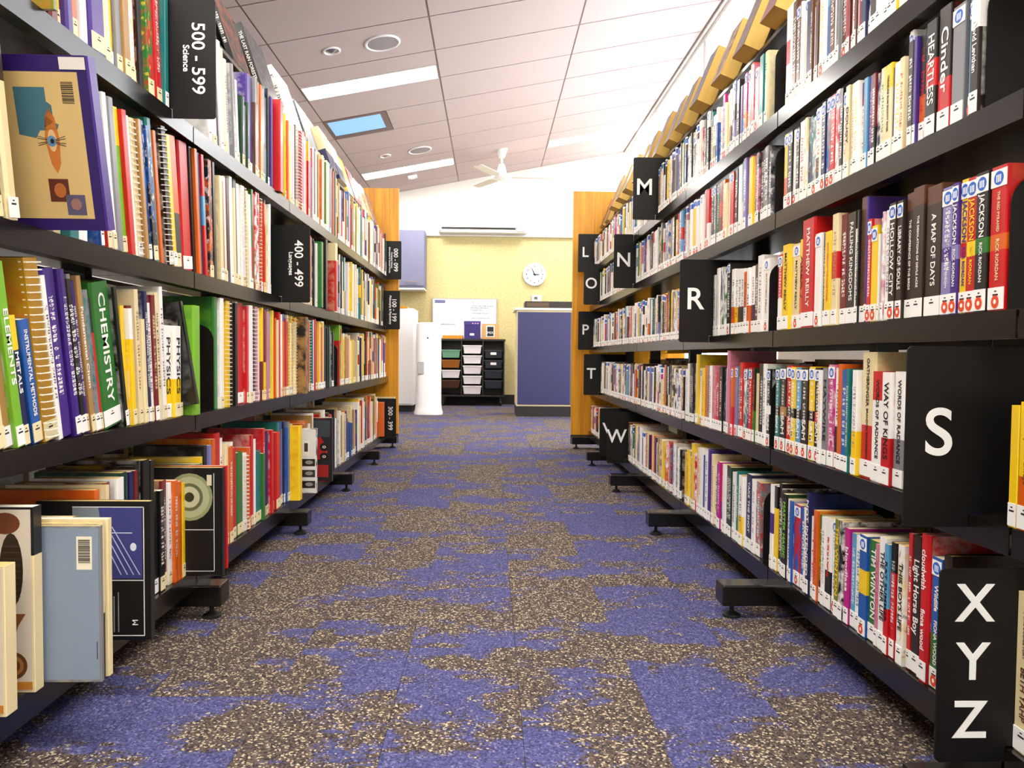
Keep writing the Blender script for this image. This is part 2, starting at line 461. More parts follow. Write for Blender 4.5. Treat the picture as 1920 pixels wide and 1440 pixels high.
# ------------------------------------------------------------------ walls
wb = struct(B().box(X0, X1, Y1, Y1 + .15, -.1, 2.42).obj('wall_back', M_PIN))
b = B(); b.prism([(X0, 2.42), (X1, 2.42), (X1, cz(X1) - .002), (X0, cz(X0) - .002)], 'Y', Y1 - .03, Y1 + .15)
b.obj('lit_upper_wall', M_WALL, wb)  # window light on the upper wall, put into its white colour
struct(B().box(X0, X1, Y1 - .012, Y1, 0, .14).obj('baseboard_back', M_BLACKB))
struct(B().prism([(Y0, -.1), (Y1, -.1), (Y1, cz(X0)), (Y0, cz(X0))], 'X', X0 - .15, X0).obj('wall_left', M_WALL))
struct(B().prism([(X0, -.1), (X1, -.1), (X1, cz(X1)), (X0, cz(X0))], 'Y', Y0 - .15, Y0).obj('wall_near', M_WALL))
# window wall on the uphill side: clerestory all along, glazed to the floor between the shelving and the counter
WZ1 = cz(X1) - .02
M_FRAME = simple('white_window_frame', 'efece8', .4)
t = NT('window_glass')
mx = t.node('ShaderNodeMixShader'); tr = t.node('ShaderNodeBsdfTransparent'); gl = t.node('ShaderNodeBsdfGlossy'); gl.inputs['Roughness'].default_value = .02
mx.inputs[0].default_value = .06; t.l.new(tr.outputs[0], mx.inputs[1]); t.l.new(gl.outputs[0], mx.inputs[2]); t.l.new(mx.outputs[0], t.n['Material Output'].inputs[0])
M_GLASS = t.m
nwin = 7
wr = struct(B().box(X1, X1 + .15, Y0, Y1, -.1, .06).obj('wall_right', M_WALL))
B().box(X1, X1 + .15, Y0, Y1, WZ1, WZ1 + .2).obj('head_strip', M_WALL, wr)
for k in range(nwin):
    ya, yb = Y0 + (Y1 - Y0) * k / nwin, Y0 + (Y1 - Y0) * (k + 1) / nwin
    z0 = .06 if k in (4, 5) else 2.75  # unseen sills set high to cut the daylight reaching the near ceiling
    if z0 > 1: B().box(X1, X1 + .15, ya, yb, .06, z0).obj('sill_wall', M_WALL, wr)
    w = struct(B().box(X1 + .06, X1 + .066, ya + .04, yb - .04, z0 + .04, WZ1 - .04).obj('window_%d' % (k + 1), M_GLASS))
    for (a, c, d, e) in ((ya, ya + .04, z0, WZ1), (yb - .04, yb, z0, WZ1), (ya + .04, yb - .04, z0, z0 + .04), (ya + .04, yb - .04, WZ1 - .04, WZ1)):
        B().box(X1 + .03, X1 + .09, a, c, d, e).obj('window_frame', M_FRAME, w)

# ------------------------------------------------------------------ the two runs of steel shelving
YB = [.1237 + .92 * k for k in range(7)]
SIDE = {'R': dict(s=1, xf=.7496, tip=.6186, rows={'R1': 1.341, 'R2': 1.0764, 'R3': .7655, 'R4': .4507, 'R5': .131}),
        'L': dict(s=-1, xf=.7665, tip=.6921, rows={'L1': 1.2745, 'L2': .902, 'L3': .5335, 'L4': .125})}
def build_case(side, label):
    q = SIDE[side]; s, xf, tip = q['s'], q['xf'], q['tip']
    c = xf + .30; q['c'] = c
    root = thing('bookcase', label, 'bookcase', (s * c, 3.0, 0))
    ox, oy = s * c, 3.0
    def bx(b, xa, xb, *r, **k):
        xa, xb = s * xa - ox, s * xb - ox
        b.box(min(xa, xb), max(xa, xb), r[0] - oy, r[1] - oy, r[2], r[3], **k); return b
    W = .92
    # a shelf board with a folded front lip; the far side of the run carries the same boards
    for z in q['rows'].values():
        lip = .05 if z < .2 else .042
        for f in (1, -1):
            b = B()
            def X(d): return (xf + d) if f == 1 else (2 * c - xf - d)
            xs = sorted((s * X(0) - ox, s * X(.006) - ox)); b.box(xs[0], xs[1], .003, W - .003, z - lip, z)
            xs = sorted((s * X(.006) - ox, s * X(.262) - ox)); b.box(xs[0], xs[1], .003, W - .003, z - .012, z)
            xs = sorted((s * X(.006) - ox, s * X(.03) - ox)); b.box(xs[0], xs[1], .003, W - .003, z - lip, z - lip + .004)
            me = b.mesh('shelf', M_STEEL)
            for y in YB[:-1]: link('shelf', me, root, (0, y - oy, 0))
    # sloping display top: ledge and backing plate
    b = B()
    for f in (1, -1):
        X = (lambda d: s * ((xf + d) if f == 1 else (2 * c - xf - d)) - ox)
        b.prism([(X(.085), 1.632), (X(.195), 1.925), (X(.202), 1.923), (X(.092), 1.630)], 'Y', .003, W - .003)
    me = b.mesh('display_back', M_STEEL)
    for y in YB[:-1]: link('display_back', me, root, (0, y - oy, 0))
    b = B(); bx(b, xf + .062, 2 * c - xf - .062, oy + .003, oy + W - .003, 1.618, 1.630)
    me = b.mesh('display_ledge', M_STEEL)
    for y in YB[:-1]: link('display_ledge', me, root, (0, y - oy, 0))
    up = B(); bx(up, c - .03, c + .03, oy - .018, oy + .018, .09, 1.90); ume = up.mesh('upright', M_STEEL)
    ft = B(); bx(ft, tip, 2 * c - tip, oy - .033, oy + .033, .036, .0916, bev=.004); fme = ft.mesh('foot', M_STEEL)
    pd = B(); pd.lathe([(.024, 0), (.024, .006), (.010, .014), (.006, .016), (.006, .037)], seg=14); pme = pd.mesh('levelling_pad', M_RUBBER, True)
    for y in YB:
        if y > 5.6: y -= .04
        link('upright', ume, root, (0, y - oy, 0))
        f_ = link('foot', fme, root, (0, y - oy, 0))
        for e in (tip + .035, 2 * c - tip - .035): link('levelling_pad', pme, f_, (s * e - ox, 0, 0))
    e = B(); bx(e, tip, 2 * c - tip, 5.655, 5.685, .10, 1.94); e.obj('end_panel', M_WOOD, root)
    e = B(); bx(e, tip, 2 * c - tip, 5.652, 5.687, .030, .10); e.obj('end_kickplate', M_BLACKB, root)
    return root
build_case('R', 'black steel bookcase of fiction with letter signs and a wooden end panel')
build_case('L', 'black steel bookcase of nonfiction with number signs and a wooden end panel')

# ------------------------------------------------------------------ signs that stand out from the shelves
def sign(side, row, y, label, lines, group):
    q = SIDE[side]; s, xf, zs = q['s'], q['xf'], q['rows'][row]
    o = thing('shelf_sign', label, 'sign', (s * xf, y, zs), group=group)
    r = .008
    pts = []
    xa, xb, xc = -.104, -.001, .19
    za, zb, zt = -.020, .003, .262
    zi = .212 if row == 'R2' else .262
    def arc(cx, cz_, a0):
        for k in range(5):
            a = a0 + k * math.pi / 8; pts.append((cx + r * math.cos(a), cz_ + r * math.sin(a)))
    arc(xa + r, za + r, math.pi); pts.append((xb, za)); pts.append((xb, zb)); pts.append((xc, zb)); arc(xc - r, zi - r, 0)
    if zi < zt: pts.append((xb, zi)); arc(xb - r, zt - r, 0)
    arc(xa + r, zt - r, math.pi / 2)
    pts = [(s * p[0], p[1]) for p in pts]
    B().prism(pts, 'Y', -.0015, .0015).obj('plate', M_SIGN, o)
    for (t_, size, dx, dz) in lines:
        if side == 'R': text(t_, size, o, M_WHITE_INK, (s * (xa + dx), -.0022, dz), ((1, 0, 0), (0, 0, 1)), 'lettering', bold=.0012)
        else: text(t_, size, o, M_WHITE_INK, (s * (xa + dx), -.0022, dz), ((0, 0, -1), (1, 0, 0)), 'lettering', bold=.0004)
for row, y, L in (('R4', 1.139, 'S'), ('R3', 2.545, 'R'), ('R1', 3.42, 'M'), ('R2', 3.93, 'N'), ('R1', 5.547, 'L'), ('R2', 5.192, 'O'), ('R3', 5.489, 'P'), ('R4', 5.135, 'T'), ('R5', 4.072, 'W')):
    sign('R', row, y, 'black shelf sign with a single white letter %s standing out from the fiction shelf' % L, [(L, .104, .052, .125)], 'letter signs on the fiction shelves')
sign('R', 'R5', 4.36, 'black sign plate mostly hidden behind the letter W sign, bottom fiction shelf', [('V', .104, .05, .135)], 'letter signs on the fiction shelves')
sign('R', 'R5', 1.04, 'black shelf sign with white letters X Y Z stacked, bottom fiction shelf', [('X', .076, .052, .21), ('Y', .076, .051, .125), ('Z', .076, .049, .04)], 'letter signs on the fiction shelves')
for row, y, a, sub in (('L1', 1.836, '500 - 599', ['Science']), ('L2', 2.772, '400 - 499', ['Languages']), ('L1', 5.577, '000 - 099', ['Computer Science', 'Information & General Works']), ('L2', 5.499, '100 - 199', ['Philosophy & Psychology']), ('L4', 5.298, '300 - 399', [])):
    ln = [(a, .044, .042, .122)] + [(w, .021 if len(sub) == 1 else .0155, .070 + .016 * k, .122) for k, w in enumerate(sub)]
    sign('L', row, y, {'5': 'black sign reading 500 to 599 Science, largest of the nonfiction number signs', '4': 'black sign reading 400 to 499 Languages on the second nonfiction shelf', '0': 'black sign with two subtitle lines under 000 to 099, near the end panel', '1': 'black sign reading 100 to 199 Philosophy and Psychology by the end panel', '3': 'black sign reading only 300 to 399, down on the bottom shelf'}[a[0]], ln, 'number signs on the nonfiction shelves')

# ------------------------------------------------------------------ bookends
def bookend(side, row, y, label, h=.19, d=.14, face=-1):
    q = SIDE[side]; s, xf, zs = q['s'], q['xf'], q['rows'][row]
    o = thing('bookend', label, 'bookend', (s * (xf + .012), y, zs), group='bookends on the shelves')
    pts = rrect(0, d, .001, h, .045, (0, 0, 1, 1), 6); pts = [(s * p[0], p[1]) for p in pts]
    B().prism(pts, 'Y', -.001, .001).obj('plate', M_SIGN, o)
    b = B(); xs = sorted((s * .005, s * (d - .005))); ys = (-.025, 0); b.box(xs[0], xs[1], ys[0], ys[1], .0005, .0018); b.obj('base', M_SIGN, o)
bookend('R', 'R3', 1.082, 'black bookend at the near end of the third fiction shelf, beside the red book', .20)
bookend('R', 'R3', 2.029, 'black bookend on the third fiction shelf between the two bays', .19)
bookend('R', 'R2', 2.005, 'black bookend on the second fiction shelf after the three black books', .19)
bookend('R', 'R2', 1.148, 'black bookend at the near end of the second fiction shelf', .20)
bookend('R', 'R4', 1.999, 'black bookend on the fourth fiction shelf, between the two bays', .19)
bookend('R', 'R5', 2.035, 'black bookend on the bottom fiction shelf between the two bays', .20)
bookend('R', 'R1', 2.02, 'black bookend on the top fiction shelf between the two bays', .20)
bookend('L', 'L3', 2.128, 'black arched bookend on the third nonfiction shelf beside the bright green book', .24, .17)
bookend('L', 'L3', 3.838, 'black bookend on the third nonfiction shelf farther along', .22, .15)

# distance, thickness (0.1 mm), height (mm), colours, features, title: measured along each shelf
BOOKS = """R1|19086 314 250 wh rd rd 3
18848 238 248 wh cr bn -
18617 232 240 bn gr wh t
18391 226 219 bn wh wh bt
18295 95 221 wh cr bk t
18046 249 221 wh nv gr b
17834 213 0 nv wh wh -
17715 119 0 bn wh wh t
17597 118 0 wh cr gr -
17452 145 0 bn wh wh -
17366 86 0 bk rd wh 2
17114 252 0 wh cr ye ot
17004 110 0 wh gr bk -
16869 135 0 bl lb wh 2
16605 264 0 bn wh wh t
16450 155 0 wh gr bk -
16324 127 0 gr wh bk t
16101 223 0 bn wh wh ot
15979 121 0 rd wh wh -
15884 96 0 mr wh wh -
15789 95 0 bn bk wh -
15626 163 0 wh rd rd t
15557 69 0 bn wh cr -
15467 91 0 wh cr gr -
15399 67 0 rd wh wh -
15179 220 0 wh nv rd 1
15028 151 0 nv wh wh 4
14777 251 0 br bk wh -
14594 183 0 wh ye ye 3
14396 198 0 wh or rd t
14203 193 0 wh pk bn 4
14015 188 0 ye wh bn -
13833 183 0 wh rd bk t
13655 178 0 wh gr bk -
13464 191 0 cr wh bk t
13262 202 0 wh bl bl 3
#
R2|28068 262 0 wh cr or bo
28330 195 0 cr wh or bo
27697 370 0 ye wh gn bo
27336 361 0 wh cr or bo
26985 352 0 wh ye or bo
26642 343 0 wh cr or bo
26308 334 0 wh cr or bo
25664 161 0 wh rd or o1
25826 264 0 rd wh or o1
26089 219 0 rd rd or o1
25171 216 0 gr bk wh bt
25388 276 0 bk gr wh bt
24932 239 0 gn wh wh bt
24581 351 0 mr rd ye 3
24296 285 0 or ye wh t
23963 333 0 cr ye bn o
23639 324 0 wh bl gr b
23272 367 0 rd wh wh bo
22966 306 0 bk wh wh t
22667 298 0 wh cr bk -
22377 290 0 lb wh bl 1
22141 236 0 lv pu wh t
21863 277 0 mg pk wh t
21548 315 0 ye wh bk -
21072 207 0 bk pk wh 4t
21279 270 0 pk bk wh 4t
20656 164 0 bk br wh 4t
20820 252 0 br bk wh 4t
20217 178 0 bk gr wh 4t
20395 261 0 gr bk wh 4t
19040 317 192 ye or rd b1
18734 307 189 bk wh wh bot
18567 166 186 wh cr rd o
18372 196 186 bk wh wh bt
18086 286 194 wh pk rd t
17931 155 195 cr wh gr 4
17688 243 191 nv te wh 4
17452 236 184 wh te gr o4
17194 258 196 wh bk or b1t
17109 84 185 wh cr ye t
16916 194 199 nv wh wh bot
16726 189 202 gr bl wh bo4
16463 263 200 rd mr wh bot
16283 180 204 rd wh wh b4
16132 151 201 bk wh wh t
15960 172 188 wh ye or bt
15791 169 195 cr wh bk t DOUGY
15720 71 190 nv wh wh -
15579 141 192 cr wh or t
15373 206 189 wh cr ye t
15260 112 182 wh pu rd 2t
15106 155 186 lb wh gr t
14890 215 185 pu nv pk t
14743 147 181 mr bk wh 1t
14558 185 177 wh nv bl 4
14397 161 179 cr gn gn t
14105 292 177 cr ye bn 2 TREASURE RUM SNOWY RIVER
14030 76 165 nv wh wh -
13807 223 169 wh cr ye t
13662 145 170 cr wh rd t
13520 142 225 wh gr gr bot
13364 156 187 br bn wh t
13279 85 190 pu bk gr -
13096 183 196 bk or rd 1t
12982 114 195 gn wh wh bo
12666 316 196 bk rd wh 3 HEARTLESS
12322 345 206 br rd wh 1 Cinder
11981 340 192 gr pu wh b
11752 148 187 lb wh bl bot
11543 209 0 br wh wh 2 David Levithan
#
R3|24856 265 227 br wh wh t
25121 222 207 wh br bk t
24562 295 224 wh rd cr t
24274 288 224 nv wh wh 4
23937 337 219 wh gn bk 4
23663 274 220 bk wh wh t
23396 268 226 bk br wh bot
23082 313 204 wh or bk 1t
22777 305 198 wh ye bk 1t
22480 297 197 wh bn bk 1t
22143 337 194 wh br bk 1t
21679 233 191 wh or bk 1t
21911 232 182 or wh bk 1t
21409 270 193 wh nv bk 1t
21146 263 195 bn bk wh t
20764 383 216 wh bk bk t
20314 449 202 wh cr ta bo MATTHEW REILLY
19181 290 196 rd wh wh b1t
18762 419 216 ye cr bk t MATTHEW REILLY
18295 466 212 cr ta bk bot MATTHEW REILLY
18039 256 218 or ye bk 2t AREA 7
17311 728 264 rd rd wh H MATTHEW REILLY
16968 343 215 wh cr gr bo
16774 194 213 nv bn wh t
16452 322 211 ye ye or - MARY RENAULT THE PRAISE SINGER
16167 285 244 cr rd ta 3t
15867 300 238 mr br wh t
15484 383 235 br gr wh t FALLING KINGDOMS
15322 162 197 wh cr gr t
15254 68 233 bk gr wh t
15009 246 256 bn or br t
14921 87 253 pu bk wh H
14771 151 206 rd wh wh bot
14540 231 190 ye or bn bo
14458 82 171 wh rd or o
14277 181 206 dg ol ye bot
14197 79 209 wh pk pu 4
14022 175 210 wh gr gr t
13795 227 219 br bk wh bo HOLLOW CITY
13594 202 219 br bk wh bo LIBRARY OF SOULS
13328 266 228 br bn wh 5 THE CONFERENCE OF THE BIRDS
12956 372 232 br bn wh 5 THE DESOLATIONS OF DEVILS ACRE
12481 475 225 br bn wh 5 A MAP OF DAYS
12168 313 213 lv pu wh bo6 RICK RIORDAN
11996 172 214 pu lv wh bo6 JACKSON/RICK RIORDAN
11801 195 216 ye rd pu bo6 JACKSON/RICK RIORDAN
11547 254 214 rd ye ye bo6 JACKSON/RICK RIORDAN
11241 306 215 bk gn wh bo6 JACKSON/RICK RIORDAN
10868 373 216 rd or cr bo6 THE RED PYRAMID/RICK RIORDAN
#
R4|28344 397 198 wh lb bl t
28034 310 219 wh rd bk -
27656 378 221 br pu wh t
27216 268 221 wh bk bk t
27484 173 204 bk wh wh t
26859 357 253 ye te wh H
26375 231 205 pu wh wh bo
26606 253 204 wh pu bk bo
26040 335 206 ye wh or t
25713 327 215 or ye gn t
25457 256 214 gr wh bk t
24960 282 216 pk wh rd t
25242 215 215 wh pk rd t
24719 241 208 pk rd wh 4
24424 295 190 rd or wh t
24078 345 212 bk gr wh t
23798 280 204 nv bk wh 4
23578 220 209 wh rd rd o
23363 216 264 pk mr wh H
22943 196 212 or rd ye bo1
23138 224 201 rd or ye bo1
22688 255 214 lv pk wh bo
22438 249 218 gn wh wh t
22050 388 228 rd mr wh Ht
21767 282 209 te wh wh bo4
21583 184 213 nv te wh t
21312 271 213 rd or wh bt
21135 177 213 bk gn or 1t
20833 303 198 cr wh or -
20456 377 226 bk wh wh t
20252 204 226 wh te te t
20013 239 212 bk wh wh bo6 SAM
19328 261 216 te bk wh bo6 SAM
18931 396 219 br ta wh bo6 SAM
18551 381 223 rd bk wh bo6 ALEX
18283 268 220 ye bk wh bo6 SAM
17991 292 219 lb bk wh bo6 SAM
17585 406 219 br bk wh bo6 SAM
17285 300 222 ye bk wh bo6 SAM
16966 319 220 bk rd wh bo6 SAM
16797 169 215 wh cr ye t
16549 248 220 gr wh bk t HAYWIRE
16230 319 228 mg pk wh b4t
16024 206 221 wh bk bn 1t
15823 201 230 or mr wh -
15602 220 218 bl te wh t
15483 120 220 te gn wh t
15318 165 218 bk nv wh 4
15111 207 218 wh ye gr 1t
14564 547 255 cr rd bk H1 OATHBRINGER/BRANDON SANDERSON
14154 410 217 wh rd bk 2 WORDS OF RADIANCE
13822 331 216 wh rd bk 1 WAY OF KINGS
13469 353 218 wh gr bk 1 WORDS OF RADIANCE
13220 249 218 wh pu or 1t
10379 177 176 ye wh bn -
10062 317 182 ye or bn 1 only ever always
#
R5|37175 135 0 wh lv bk t
37310 202 0 lv wh bk t
37512 212 0 wh lv bk t
36511 246 0 pu wh wh -
36757 204 0 wh pu bk -
36960 215 0 wh wh bk -
35996 336 0 wh nv nv b
36332 179 0 nv wh bk b
35495 226 0 rd wh wh t
35720 275 0 wh rd bk t
35007 247 0 wh cr bn t
35254 241 0 cr wh bn t
34417 169 0 cr rd bk -
34585 179 0 rd cr bk -
34764 244 0 nv rd bk -
33845 174 0 or cr wh -
34019 256 0 cr or wh -
34276 141 0 bn cr wh -
33292 162 0 wh bk bk t
33455 137 0 bk wh wh t
33591 254 0 nv bk bk t
32652 228 0 cr ta bn 4
32880 149 0 ta cr bn 4
33029 263 0 bn ta wh 4
32035 228 0 ye wh or -
32264 183 0 wh ye or -
32447 205 0 ye wh or -
31441 224 0 or wh bk 4
31665 232 0 wh or bk 4
31897 138 0 bn wh bk 4
30775 234 0 gr rd wh 4
31009 164 0 rd gr wh 4
31172 269 0 wh rd bk 4
30316 204 0 wh bl bk t
30520 255 0 bl wh bk t
29783 259 0 nv wh wh t
30041 275 0 wh nv bk t
29184 167 0 bk wh wh t
29351 235 0 wh bk bk t
29586 197 0 wh wh bk t
28210 398 196 ye or wh 4
27596 196 215 bk wh ye bt
27792 197 213 wh bk ye bt
27989 221 211 ye wh bk t
27225 371 243 ye wh gn -
26793 230 232 wh rd or 4
27023 202 209 rd wh or 4
26374 190 239 wh cr rd t
26563 229 236 cr wh rd t
26034 339 240 wh cr gr -
25769 265 219 bl te wh -
25445 324 241 wh lv pu t
25066 379 246 pu nv wh H
24820 246 235 cr ta bn t
24578 242 202 wh bk bk t
24341 237 208 bk wh wh t
24051 290 220 mg pu wh t
23767 283 216 or bl wh 1t
23436 332 220 wh ye cr -
23167 269 221 br rd wh t
22903 263 220 dg bk wh t
22245 183 217 te gn wh Ht
22428 213 203 gn te wh Ht
22641 262 208 wh gn bk t
21858 387 209 wh ye bk 1t
21717 142 210 wh cr bk -
21257 460 222 nv bk wh - TAKE THE SHOT
20990 267 213 wh bl lv t
20603 388 210 gr rd wh 4t
19481 191 225 wh pu wh 3
19256 225 224 ye bk wh 2
19036 220 235 bk br wh t
18892 144 224 br gr wh 4t
18610 282 215 bk gn lg - MASTER MAGIC
18405 206 206 wh lv pu t
18270 135 205 bl wh wh -
17877 393 201 rd bl bk bo4
17593 284 198 bl lb wh t
17469 123 205 wh bk bk t
17257 212 242 nv bl wh H NOT INTENDED
17050 207 191 wh rd or t
16848 202 210 or ye rd t
16706 142 203 gn nv ye 1t
16512 194 202 wh cr gr t
16189 323 205 wh bk rd 1 My life as a hashtag
15954 234 208 wh gr gr bot
15726 228 213 ol ye ye - TIM WINTON
15529 197 214 bk wh wh 4
15313 216 204 mg pu wh - bloodlass
15125 187 198 lb te wh t
14897 228 197 wh te te t
14589 308 205 bl ye wh bo3
14252 337 202 gn wh wh - TIM WINTON
14129 123 201 pk wh rd t
13870 259 219 wh cr bk - THE OTHER LIFE
13715 155 211 lb rd bk 1 RAT SUMMER
13545 170 218 rd bk wh 2t
13415 130 197 or rd rd -
13199 217 221 wh cr bk 4 THIS BOYS LIFE
13076 123 247 rd pk wh t
12735 340 248 br gn wh H Light Horse Boy
12460 276 258 rd wh wh H cloudwish/fiona wood
12180 280 225 bl gn wh bo1 Wildlife/FIONA WOOD
11970 209 236 br bn ta H Seven for a Secret
10066 337 230 cr ye bn - THE CROCODILE FURY/BETH YAHP
9759 307 233 wh cr bk t
#
L1|13295 141 0 bn mr wh n
13436 112 0 dg bk wh n
13547 296 0 mr rd wh Hn
13843 205 0 ye wh bn -
14048 229 0 pu bk wh Hn
14277 168 0 or bn wh 2
14445 181 0 bn or wh 2
14626 230 0 wh rd nv -
14856 566 0 pu lv wh H
15422 235 0 cr wh bn -
15657 287 0 ye wh or -
15944 228 0 gr nv wh -
16172 259 0 ta cr wh -
16431 268 0 wh cr ta 4
16699 200 0 or wh cr -
16899 179 0 bk wh wh n
17078 183 0 wh bk nv t
17262 296 0 gn rd ye 4
17558 279 0 wh nv bk t
17837 259 0 rd mr wh t
18096 177 0 te gr wh -
20942 239 0 wh gr bk -
21181 327 0 wh cr gr t
21508 338 0 wh nv gr t
21845 120 0 nv wh ta -
21965 229 0 wh nv ta -
22194 452 0 cr ta bn H
22646 221 0 wh gr gr t
22868 154 0 gr wh bk t
23022 290 0 bn ta bk -
23312 298 0 wh rd bk -
23609 234 215 dg gn wh H
23844 125 214 gn dg wh H
23969 237 199 gr gn wh -
24206 129 214 dg gn wh H
24335 547 312 pu wh wh H
24882 146 320 bn gr lb 2
25028 191 320 gr bn lb 2
25219 235 315 wh gr lb 2
25454 181 324 ta or rd 1
25635 238 321 or ta rd 1
25873 180 316 gr or rd 1
26054 185 333 te bk rd 1
26239 252 302 bk te rd 1
26491 208 339 bk pu wh -
26698 179 316 pu bk wh -
26878 264 294 bk wh wh n
27142 450 323 rd rd rd Hnp@30
28695 180 322 ye or wh H
28876 198 303 or ye wh H
29074 178 301 ye or wh -
29252 211 299 ye or wh H
29463 179 320 wh or ye -
29642 220 316 or wh ye -
29863 328 321 wh bk bk -
30190 506 327 bn cr ta s
30696 206 326 wh rd pk -
30902 229 325 rd wh pk -
31130 174 328 pk wh rd -
31305 103 296 wh pk rd -
31408 170 318 ta wh rd -
31578 172 337 or rd wh n
31750 122 304 rd or wh n
31872 166 309 rd rd wh n
32038 199 315 rd ye wh 2
32238 131 288 ye rd wh 2
32369 143 285 or ye wh 2
32512 228 314 pu rd ye 2
32741 227 302 rd pu ye 2
32968 133 311 gr rd ye 2
33101 116 318 wh bn bn -
33217 176 303 bn wh bk -
33392 215 307 wh bn bn -
33608 178 327 gr wh bn -
33785 166 302 wh gr bn -
33951 179 311 ta wh bn -
34131 195 334 wh ye ta -
34326 170 333 ye wh ta -
34496 174 304 or ye ta -
34670 244 352 ta ye or H
34915 157 333 ye ta or H
35072 237 345 wh ye or -
35309 147 327 ta ye or H
35456 182 336 ye gn gn s
35638 230 320 gn ye bk s
35868 167 335 cr gn gn -
36035 243 329 ye gn gn s
36278 231 344 wh lb nv -
36509 194 342 lb wh nv -
36703 141 318 rd lb nv -
36844 170 318 wh lb nv -
37014 154 347 bk gr wh n
37168 211 341 gr bk wh n
37379 145 320 or gr wh n
37524 223 344 bk gr wh n
37748 164 323 gr bk wh n
#
L2|12035 249 0 br ta wh 2 The Universe
12285 274 0 cr br wh H2
15134 124 0 bl wh wh -
15258 211 0 mr wh wh s
15470 174 0 rd cr wh -
15643 155 0 wh cr ta -
15799 297 306 gr cr wh H
16095 260 297 lg ye wh 2
16355 195 298 rd or wh -
16550 174 304 or ye wh -
16724 152 298 wh rd bn -
16876 234 298 cr ye bn s
17110 133 302 ta or wh -
17243 190 304 bl bk wh 4
17433 221 298 bk bl wh 4
17654 285 335 te gn wh H
17939 146 302 or rd wh n
18085 179 303 ye bk bk 4
18264 244 332 bk wh wh s
18508 187 310 ye or wh -
18695 288 313 or bk wh 1
18983 331 322 or bk wh 1n
19314 591 326 rd mr wh H
19905 181 328 bk wh wh n
20086 178 324 or ta wh n
20264 194 324 ta or wh n
20458 191 326 nv bk wh n
20649 179 324 rd lb wh 3
20828 214 309 lb rd wh 3
21042 285 328 bk or wh 4
21327 161 336 bk nv wh n
21487 217 303 nv bk wh n
21704 211 294 cr ta wh -
21916 224 285 ta cr wh -
22140 225 303 wh bn bn -
22365 276 306 rd bk wh -
22641 235 309 br wh wh n
22876 256 320 wh cr bn -
23132 130 291 cr wh bn -
23262 299 324 bk or wh -
23561 255 314 wh ta bn -
23816 313 314 wh bk bk s
24129 206 305 cr wh bn -
24335 225 298 wh cr bn -
24560 184 332 gn rd wh 1
24744 207 312 rd gn wh 1
24951 196 329 wh rd nv 4
25146 149 326 rd wh nv 4
25295 414 316 or bk wh s
25710 189 308 or rd wh -
25898 195 305 rd or wh -
26093 170 303 ye rd wh -
26263 118 322 gr wh lb -
26381 165 310 wh gr lb -
26546 165 317 bk wh lb -
31928 222 298 wh cr bn -
32150 156 270 cr wh bn -
32306 142 296 or wh wh -
32447 125 282 wh or bk -
32572 218 294 gr wh wh -
32790 194 298 wh bk bk -
32985 204 285 bk wh wh -
33189 192 298 bk wh wh -
33380 217 281 wh bk bk -
33597 450 292 gn dg wh Hp@18
34885 450 327 bk dg wh Hnp@15
36038 450 327 rd cr wh H2p@37
#
L3|11829 338 0 bk cr wh 1 Metals and Man
12167 246 0 ta cr wh -
12413 213 302 lg wh wh - ELEMENTS
12626 161 218 nv ye wh 2 METALS
12786 165 219 br ye wh 2t
12951 263 213 bl nv wh - INSTRUMENTAL METHODS
13214 391 318 oc rd wh s
13605 136 293 wh bk bk t
13741 442 306 pu nv wh Ht
14183 201 310 pu bk wh Ht
14384 236 294 bk pu wh Ht
14620 138 306 gr bk wh t
14758 114 295 pu bk wh Ht
14872 162 306 ta cr wh - Fundamental Chem
15034 208 280 gr te bk 4
15242 171 267 rd bk wh 2
15413 724 298 gn lg wh H CHEMISTRY
16137 119 297 bk wh wh -
16256 170 258 ye bk wh -
16426 149 253 ye wh bk 2
16575 228 260 mr wh rd - PHYSICS
16803 182 297 cr wh bn t
16985 159 233 cr ta bk -
17144 135 296 nv wh wh t
17279 165 271 wh lv bk t
17444 196 290 mr pk cr t
17640 172 298 cr wh bk t
17812 175 292 ta cr wh -
17987 179 314 wh mr bk t
18166 368 225 wh ye bk 1 PHYSICS
18534 351 225 wh ye bk 1 PHYSICS
18886 131 242 bk wh wh -
19217 450 280 lg gn wh Hnp@18
20135 225 276 or gn wh n
21312 338 333 gn lg wh Hn
21649 260 317 wh lv te -
21910 127 304 ye or wh -
22037 230 288 or ye wh -
22267 322 314 ye or bk s
22589 232 319 bk br wh Hn
22821 161 318 br bk wh Hn
22982 231 312 bk br wh n
23213 199 319 wh cr bn -
23412 618 327 rd mr wh H
24030 213 309 rd wh wh -
24244 272 314 wh lv ta -
24516 506 310 nv wh wh s
25022 241 315 pk wh mr -
25263 108 305 wh pk mr -
25371 238 313 wh cr ta -
25609 152 315 ye mr wh 1
25761 214 310 mr ye wh 1
25975 135 314 lv pk wh -
26111 179 301 pk lv wh -
26290 126 305 ye pk wh -
26416 213 316 lb lv wh 2
26629 177 308 lv lb wh 2
26806 181 313 ye wh or -
26987 220 306 wh ye or -
27207 185 315 rd or wh Hn
27392 125 289 or rd wh Hn
27517 211 283 cr or wh n
27729 247 313 rd or wh Hn
27975 209 306 wh or bk -
28184 155 281 or wh bk -
28339 197 309 bl rd wh -
28537 196 294 rd bl wh -
28733 209 281 or rd wh -
28942 181 308 cr ye bn s
29123 162 282 ye cr bn s
29285 285 280 wh ye bn -
29570 195 308 ye cr bn s
29765 164 286 cr ye bn s
29930 174 298 rd cr bn -
30103 208 305 ye cr bn s
30311 450 309 ta bk bk 4p@28
31911 199 310 mr or wh -
32110 180 300 or mr wh -
32290 388 310 te gn wh s
32678 270 309 te wh wh -
32948 127 309 wh te bk -
